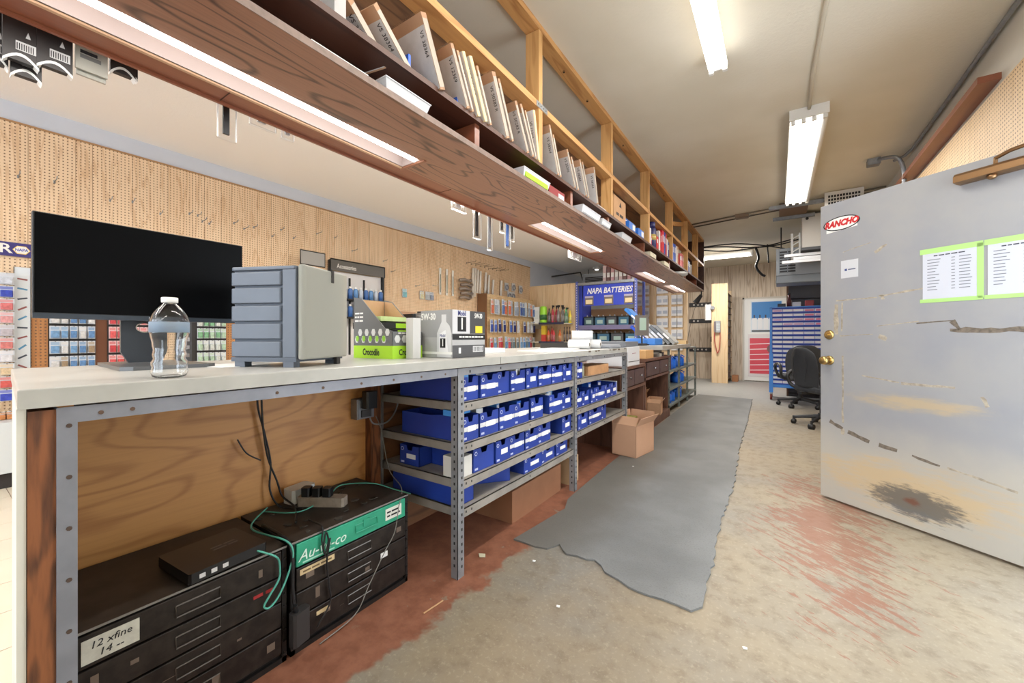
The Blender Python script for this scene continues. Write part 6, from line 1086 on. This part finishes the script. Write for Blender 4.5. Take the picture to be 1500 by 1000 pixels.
wb().cyl((-0.10, 11.633, 0.82), (-0.10, 11.629, 0.82), 0.12, 16).build('emblem', M((120, 90, 90), 0.5), t); wb().prism([(-0.16, 0.5), (-0.04, 0.66), (0.02, 0.72), (0.04, 0.66), (-0.08, 0.5)], 'y', 11.632, 11.628).build('blue_print', M((150, 170, 210), 0.5), t)
tag(wb().box(-0.95, -0.82, 11.3, 11.6, 0.0005, 0.15).build('wood_block', M((176, 120, 80), 0.6), None), 'brown wooden block on the floor beside the divider bookcase', 'block')
# ------------------------------------------------------------------ blue drawer cart
CA = M((60, 130, 214), 0.4); t = thing('drawer_cart', 'bright blue steel cart of small labelled drawers on casters', 'drawer cart', (0.35, 8.65, 0)); bx0, bx1 = -0.115, 0.86
wb().box(bx0, bx0 + 0.035, 8.40, 8.9, 0.15, 1.63).build('side', CA, t); wb().box(bx1 - 0.035, bx1, 8.40, 8.9, 0.15, 1.63).build('side', CA, t); wb().box(bx0, bx1, 8.43, 8.9, 0.26, 1.62).build('carcass', M((40, 78, 176), 0.5), t); wb().box(bx0, bx1, 8.40, 8.9, 1.62, 1.635).build('top', CA, t); wb().box(bx0 - 0.01, bx0 + 0.05, 8.39, 8.46, 0.13, 0.82).build('corner_leg', CA, t)
wb().box(bx0, bx1, 8.41, 8.44, 0.22, 0.28).build('bottom_rail', CA, t)
dm = [MB().box(0.003, 0.147, -0.02, 0.0, 0.004, 0.055).mesh('drawer', M(c, 0.45)) for c in ((206, 210, 226), (190, 196, 226), (214, 206, 220), (196, 206, 214))]; lm = [MB().box(0.015, 0.135, -0.0215, -0.02, 0.016, 0.044).mesh('label', M(c, 0.55)) for c in ((226, 228, 232), (196, 160, 190), (206, 214, 224), (214, 120, 150))]
lip = MB().box(0.0, 0.15, -0.026, -0.02, 0.0, 0.012).mesh('lip', M((30, 70, 190), 0.45)); rr_ = random.Random(5)
for r in range(17):
    for c in range(6):
        L = (bx0 + 0.037 + c * 0.15 - 0.35, 8.425 - 8.65, 0.285 + r * 0.078); d = share('drawer', dm[rr_.randrange(4)], t, L); share('label', lm[1 if (r > 12 and rr_.random() < 0.5) else (3 if r > 12 and c > 2 else rr_.choice((0, 0, 2)))], d); share('lip', lip, d)
for px in (bx0 + 0.02, bx1 - 0.04):
    for py in (8.42, 8.86):
        f = wb().box(px - 0.02, px + 0.02, py - 0.02, py + 0.02, 0.09, 0.14).build('caster_fork', GALV, t); wb().cyl((px - 0.018, py, 0.052), (px + 0.018, py, 0.052), 0.052, 14).build('caster_wheel', M((120, 58, 48), 0.5), f, True)
t = thing('red_bottle', 'dark red bottle standing on top of the blue drawer cart', 'bottle', (0.17, 8.6, 1.6355)); MB().lathe([(0.035, 0), (0.035, 0.12), (0.018, 0.16), (0.018, 0.22)], 12).build('bottle', M((90, 40, 38), 0.4), t, True); MB().lathe([(0.022, 0.22), (0.022, 0.25)], 10).build('cap', BLACK, t)
for k, (x, c, nm) in enumerate(((0.0, (44, 46, 52), 'black'), (0.22, (206, 206, 210), 'white'), (0.40, (150, 40, 44), 'red'))): tag(wb().rbox(x, x + 0.12, 8.55, 8.70, 1.6355, 1.70 + 0.02 * k, 0.01).build('cart_box', M(c, 0.5), None), 'small %s box on top of the blue drawer cart' % nm, 'box')
t = book_bay('parts_shelving', 'dark steel shelving with blue cartons above the drawer cart', 0.17, 1.10, 9.1, 9.55, 2.15, 8, M((70, 66, 64), 0.5), 9, True, 'y'); wb().box(0.14, 0.17, 9.08, 9.12, 0, 2.15).build('post', M((120, 84, 56), 0.6), t)
for k in range(7):
    for j in range(4):
        z = 0.05 + k * (2.05 / 7) + 0.0185
        if z > 0.3: carton('blue_carton', 'blue and white carton on the dark shelving over the drawer cart', 0.21 + j * 0.22, 0.40 + j * 0.22, 9.12, 9.45, z, z + 0.16, M(((40, 70, 170), (50, 84, 190), (206, 206, 214), (36, 60, 150))[(k + j) % 4], 0.5), None, 'blue cartons right shelving', 0); wb().box(0.23 + j * 0.22, 0.38 + j * 0.22, 9.119, 9.1195, z + 0.05, z + 0.11).build('label', PAPER, COL.objects[ 'blue_carton'] if False else None) if False else None
# hanging heater, white panel and tracks near the ceiling
t = thing('unit_heater', 'grey ceiling-hung unit heater with a louvred face over the drawer cart', 'heater', (0.4, 8.0, 2.0)); GH = M((128, 136, 144), 0.45, 0.2)
wb().box(-0.02, 0.62, 7.80, 8.35, 1.98, 2.10).build('lower_case', GH, t, bevel=0.008); wb().box(-0.02, 0.62, 7.86, 8.35, 2.10, 2.55).build('case', M((150, 156, 162), 0.45, 0.2), t)
for k in range(8): wb().box(0.02, 0.24, 7.845, 7.86, 2.16 + k * 0.045, 2.185 + k * 0.045).build('louvre', M((44, 46, 50), 0.5), t)
for k in range(2): wb().box(0.02 + k * 0.11, 0.03 + k * 0.11, 7.838, 7.86, 2.14, 2.52).build('louvre_bar', GH, t)
wb().tube([(-0.02, 7.81, 1.98), (0.62, 7.81, 1.98), (0.62, 7.81, 2.10), (-0.02, 7.81, 2.10), (-0.02, 7.81, 1.98)], 0.008, 5).build('seam', GH, t)
for px in (0.05, 0.55): wb().cyl((px, 8.1, 2.55), (px, 8.1, ZC), 0.01, 6).build('hanger', DARK, t)
t = thing('ceiling_cabinet', 'white panel cabinet hung below the ceiling behind the open door', 'cabinet', (0.6, 7.3, 2.4)); wb().box(0.30, 0.95, 7.25, 7.75, 2.42, 2.90).build('panel', M((206, 204, 198), 0.5), t, bevel=0.004); wb().cyl((0.36, 7.25, 2.84), (0.36, 7.24, 2.84), 0.02, 10).build('knob', DARK, t); wb().box(0.29, 0.96, 7.24, 7.76, 2.38, 2.42).build('base_trim', M((70, 72, 76), 0.5), t)
for k, (z, x0, yk) in enumerate(((2.34, 0.09, 7.35), (2.28, 0.20, 7.3), (2.23, 0.06, 7.25))):
    t = thing('steel_track', 'pale steel track slung horizontally under the white ceiling cabinet', 'track', (0.5, yk, z), 0, 'steel tracks'); wb().box(x0, 1.0, yk, yk + 0.05, z - 0.02, z + 0.02).build('channel', M((206, 208, 210), 0.4, 0.3), t); wb().box(x0 - 0.006, x0, yk - 0.005, yk + 0.055, z - 0.026, z + 0.026).build('end_cap', GALV, t)
t = thing('bracket_frame', 'white perforated bracket beside the ceiling cabinet', 'bracket', (0.22, 7.6, 2.4)); wb().box(0.17, 0.20, 7.5, 7.53, 2.25, 2.70).build('upright', WHITE, t); wb().box(0.27, 0.29, 7.5, 7.53, 2.25, 2.70).build('upright', WHITE, t)
for k in range(4): wb().prism([(0.18, 2.30 + k * 0.1), (0.28, 2.36 + k * 0.1), (0.28, 2.38 + k * 0.1), (0.18, 2.32 + k * 0.1)], 'y', 7.505, 7.525).build('lattice', WHITE, t)
for y, x0, x1 in ((6.55, -0.10, 0.5), (7.2, -0.06, 0.45)): tag(wb().box(x0, x1, y, y + 0.05, 2.86, 2.905).build('ceiling_strut', GALV, None), 'galvanised strut channel fixed under the ceiling, %s' % ('near the four-tube fixture' if y < 7 else 'nearer the hanging heater'), 'strut'); 
tag(wb().box(0.02, 0.35, 6.62, 7.2, 2.905, 2.945).build('ceiling_hatch', M((120, 96, 76), 0.7), None), 'brown timber packing between the ceiling struts', 'board')
# conduits and cables on the ceiling
def pipe(name, label, pts, r, m, cat='conduit', sm=0): return tag(wb().tube(pts, r, 8, sm).build(name, m, None, True), label, cat)
pipe('ceiling_conduit', 'white painted conduit running along the ceiling into the four-tube fixture', [(0.225, 0.6, 2.937), (0.225, 2.7, 2.937), (0.205, 3.5, 2.937), (0.21, 3.97, 2.93)], 0.012, M((206, 198, 180), 0.5))
pipe('wall_conduit', 'galvanised conduit along the edge of ceiling and right wall', [(1.09, 1.2, 2.928), (1.09, 5.35, 2.928), (1.06, 5.5, 2.92), (1.0, 5.6, 2.92)], 0.014, GALV)
pipe('flex_conduit', 'grey flexible conduit looping down beside the wall conduit', [(0.86, 5.5, 2.92), (0.90, 5.4, 2.90), (0.98, 5.35, 2.86), (1.03, 5.38, 2.74), (1.04, 5.42, 2.55), (1.06, 5.45, 2.45)], 0.018, GALV, sm=6)
t = thing('junction_box', 'small steel junction box at the ceiling corner above the open door', 'junction box', (0.82, 5.55, 2.90)); wb().box(0.78, 0.88, 5.48, 5.58, 2.89, 2.949).build('box', GALV, t); wb().box(0.785, 0.875, 5.485, 5.575, 2.886, 2.89).build('cover', GALV, t)
pipe('ceiling_conduit', 'thin conduit crossing the ceiling from timber unit to the right wall', [(-1.17, 7.02, 2.935), (-0.4, 6.85, 2.935), (0.5, 6.66, 2.935), (1.1, 6.55, 2.935)], 0.011, M((130, 122, 108), 0.5, 0.3)); pipe('ceiling_conduit', 'second thin conduit crossing the ceiling just beyond the first', [(-1.17, 7.2, 2.935), (-0.4, 7.02, 2.935), (0.5, 6.8, 2.935), (1.1, 6.7, 2.935)], 0.009, M((96, 88, 78), 0.5, 0.3))
t = thing('junction_box', 'small brown junction box on the crossing ceiling conduit', 'junction box', (-0.45, 6.9, 2.9)); wb().box(-0.53, -0.36, 6.84, 6.96, 2.895, 2.949).build('box', M((130, 110, 90), 0.5), t); wb().box(-0.52, -0.37, 6.85, 6.95, 2.89, 2.895).build('cover', M((110, 92, 76), 0.5), t)
for k, p in enumerate(([(-1.17, 8.3, 2.80), (-0.9, 8.7, 2.86), (-0.4, 8.9, 2.82), (0.0, 8.7, 2.78), (0.3, 8.5, 2.8)], [(-1.17, 8.35, 2.76), (-0.8, 8.9, 2.80), (-0.2, 9.0, 2.84), (0.25, 8.6, 2.84)], [(-0.35, 8.9, 2.82), (-0.3, 8.9, 2.62), (-0.34, 8.9, 2.45), (-0.26, 8.85, 2.30), (-0.20, 8.9, 2.26)], [(-0.16, 8.9, 2.85), (-0.14, 8.9, 2.5)], [(-1.2, 8.33, 2.82), (-0.6, 8.8, 2.9), (0.1, 8.9, 2.74), (0.2, 8.8, 2.60)])):
    pipe('hanging_cable', 'black cable sagging below the ceiling near the back fixture', p, 0.012 if k != 2 else 0.022, CB, 'cable', 6)['group'] = 'cables near the back ceiling'
t = thing('air_grille', 'white louvred air grille fixed near the ceiling above the door corner', 'vent', (0.7, 6.45, 2.8)); wb().box(0.50, 0.88, 6.44, 6.48, 2.66, 2.945).build('frame', M((214, 212, 206), 0.5), t)
for r in range(5):
    for c in range(11): wb().box(0.535 + c * 0.029, 0.555 + c * 0.029, 6.436, 6.44, 2.70 + r * 0.043, 2.727 + r * 0.043).build('slot', HOLE, t)
# ------------------------------------------------------------------ office chairs
def chair(label, loc, rz):
    t = thing('office_chair', label, 'chair', loc, rz); CM = M((52, 55, 60), 0.65, var=0.08, vs=20, name='charcoal_chair_fabric'); PB = M((40, 41, 44), 0.45)
    # local: back is at -y side (faces viewer), seat towards +y
    hub = MB().cyl((0, 0, 0.10), (0, 0, 0.16), 0.045, 12).build('base_hub', PB, t)
    for k in range(5):
        a = 2 * PI * k / 5 + 0.3; c, s = math.cos(a), math.sin(a)
        MB().cyl((0, 0, 0.13), (0.29 * c, 0.29 * s, 0.085), 0.026, 6, 0.018).build('base_arm', PB, t); w = MB().cyl((0.29 * c - 0.03 * s, 0.29 * s + 0.03 * c, 0.031), (0.29 * c + 0.03 * s, 0.29 * s - 0.03 * c, 0.031), 0.031, 12).build('caster', BLACK, t, True); MB().cyl((0.29 * c, 0.29 * s, 0.06), (0.29 * c, 0.29 * s, 0.10), 0.014, 6).build('caster_stem', PB, w)
    MB().cyl((0, 0, 0.15), (0, 0, 0.42), 0.028, 10).build('gas_lift', BLACK, t)
    s = MB(); s.rbox(-0.25, 0.25, -0.22, 0.27, 0.42, 0.51, 0.06); s.build('seat', CM, t, bevel=0.03)
    b = MB(); N, Mz = 8, 8; vs = []; fs = []
    for side in (0, 1):
        for j in range(Mz + 1):
            v = j / Mz; z = 0.48 + 0.50 * v; hw = 0.215 + 0.04 * math.sin(PI * min(1, v * 1.05)) - (0.05 * max(0, v - 0.8) / 0.2)
            for i in range(N + 1):
                u = i / N * 2 - 1; y = -0.24 - 0.05 * v + 0.05 * u * u + (0.075 if side else 0) * (1 - u ** 4) * (1 if 0 < j < Mz else 0.3)
                vs.append((u * hw, y, z - (0.05 * u ** 4 if j == Mz else 0)))
    n1 = (N + 1) * (Mz + 1)
    for j in range(Mz):
        for i in range(N):
            a = j * (N + 1) + i; fs.append((a, a + 1, a + N + 2, a + N + 1)); fs.append((n1 + a + N + 1, n1 + a + N + 2, n1 + a + 1, n1 + a))
    for i in range(N): fs.append((n1 + i, n1 + i + 1, i + 1, i)); a = Mz * (N + 1) + i; fs.append((a, a + 1, n1 + a + 1, n1 + a))
    for j in range(Mz):
        a = j * (N + 1); c = a + N + 1; fs.append((a + N + 1, n1 + a + N + 1, n1 + a, a)); a2 = a + N; c2 = c + N; fs.append((a2, n1 + a2, n1 + c2, c2))
    bo = b.add(vs, fs).build('backrest', CM, t, True); md = bo.modifiers.new('sub', 'SUBSURF'); md.levels = md.render_levels = 1
    MB().tube([(-0.11, -0.272, 0.86), (-0.12, -0.268, 0.72), (-0.09, -0.265, 0.56)], 0.004, 5, 4).build('seam', M((38, 40, 44), 0.7), bo); MB().tube([(0.11, -0.272, 0.86), (0.12, -0.268, 0.72), (0.09, -0.265, 0.56)], 0.004, 5, 4).build('seam', M((38, 40, 44), 0.7), bo)
    MB().box(-0.04, 0.04, -0.27, -0.05, 0.40, 0.43).build('back_bracket', PB, t)
    for sg in (-1, 1): MB().tube([(sg * 0.24, -0.16, 0.45), (sg * 0.30, -0.20, 0.50), (sg * 0.31, -0.22, 0.62), (sg * 0.31, -0.10, 0.68), (sg * 0.31, 0.10, 0.66), (sg * 0.30, 0.17, 0.58), (sg * 0.26, 0.12, 0.45)], 0.022, 8, 4).build('armrest', PB, t, True)
    return t
chair('charcoal office chair with loop armrests, turned to the blue drawer cart', (0.30, 7.80, 0), math.radians(12))
chair('charcoal office chair mostly hidden behind the edge of the grey door', (0.46, 6.22, 0), math.radians(-60))
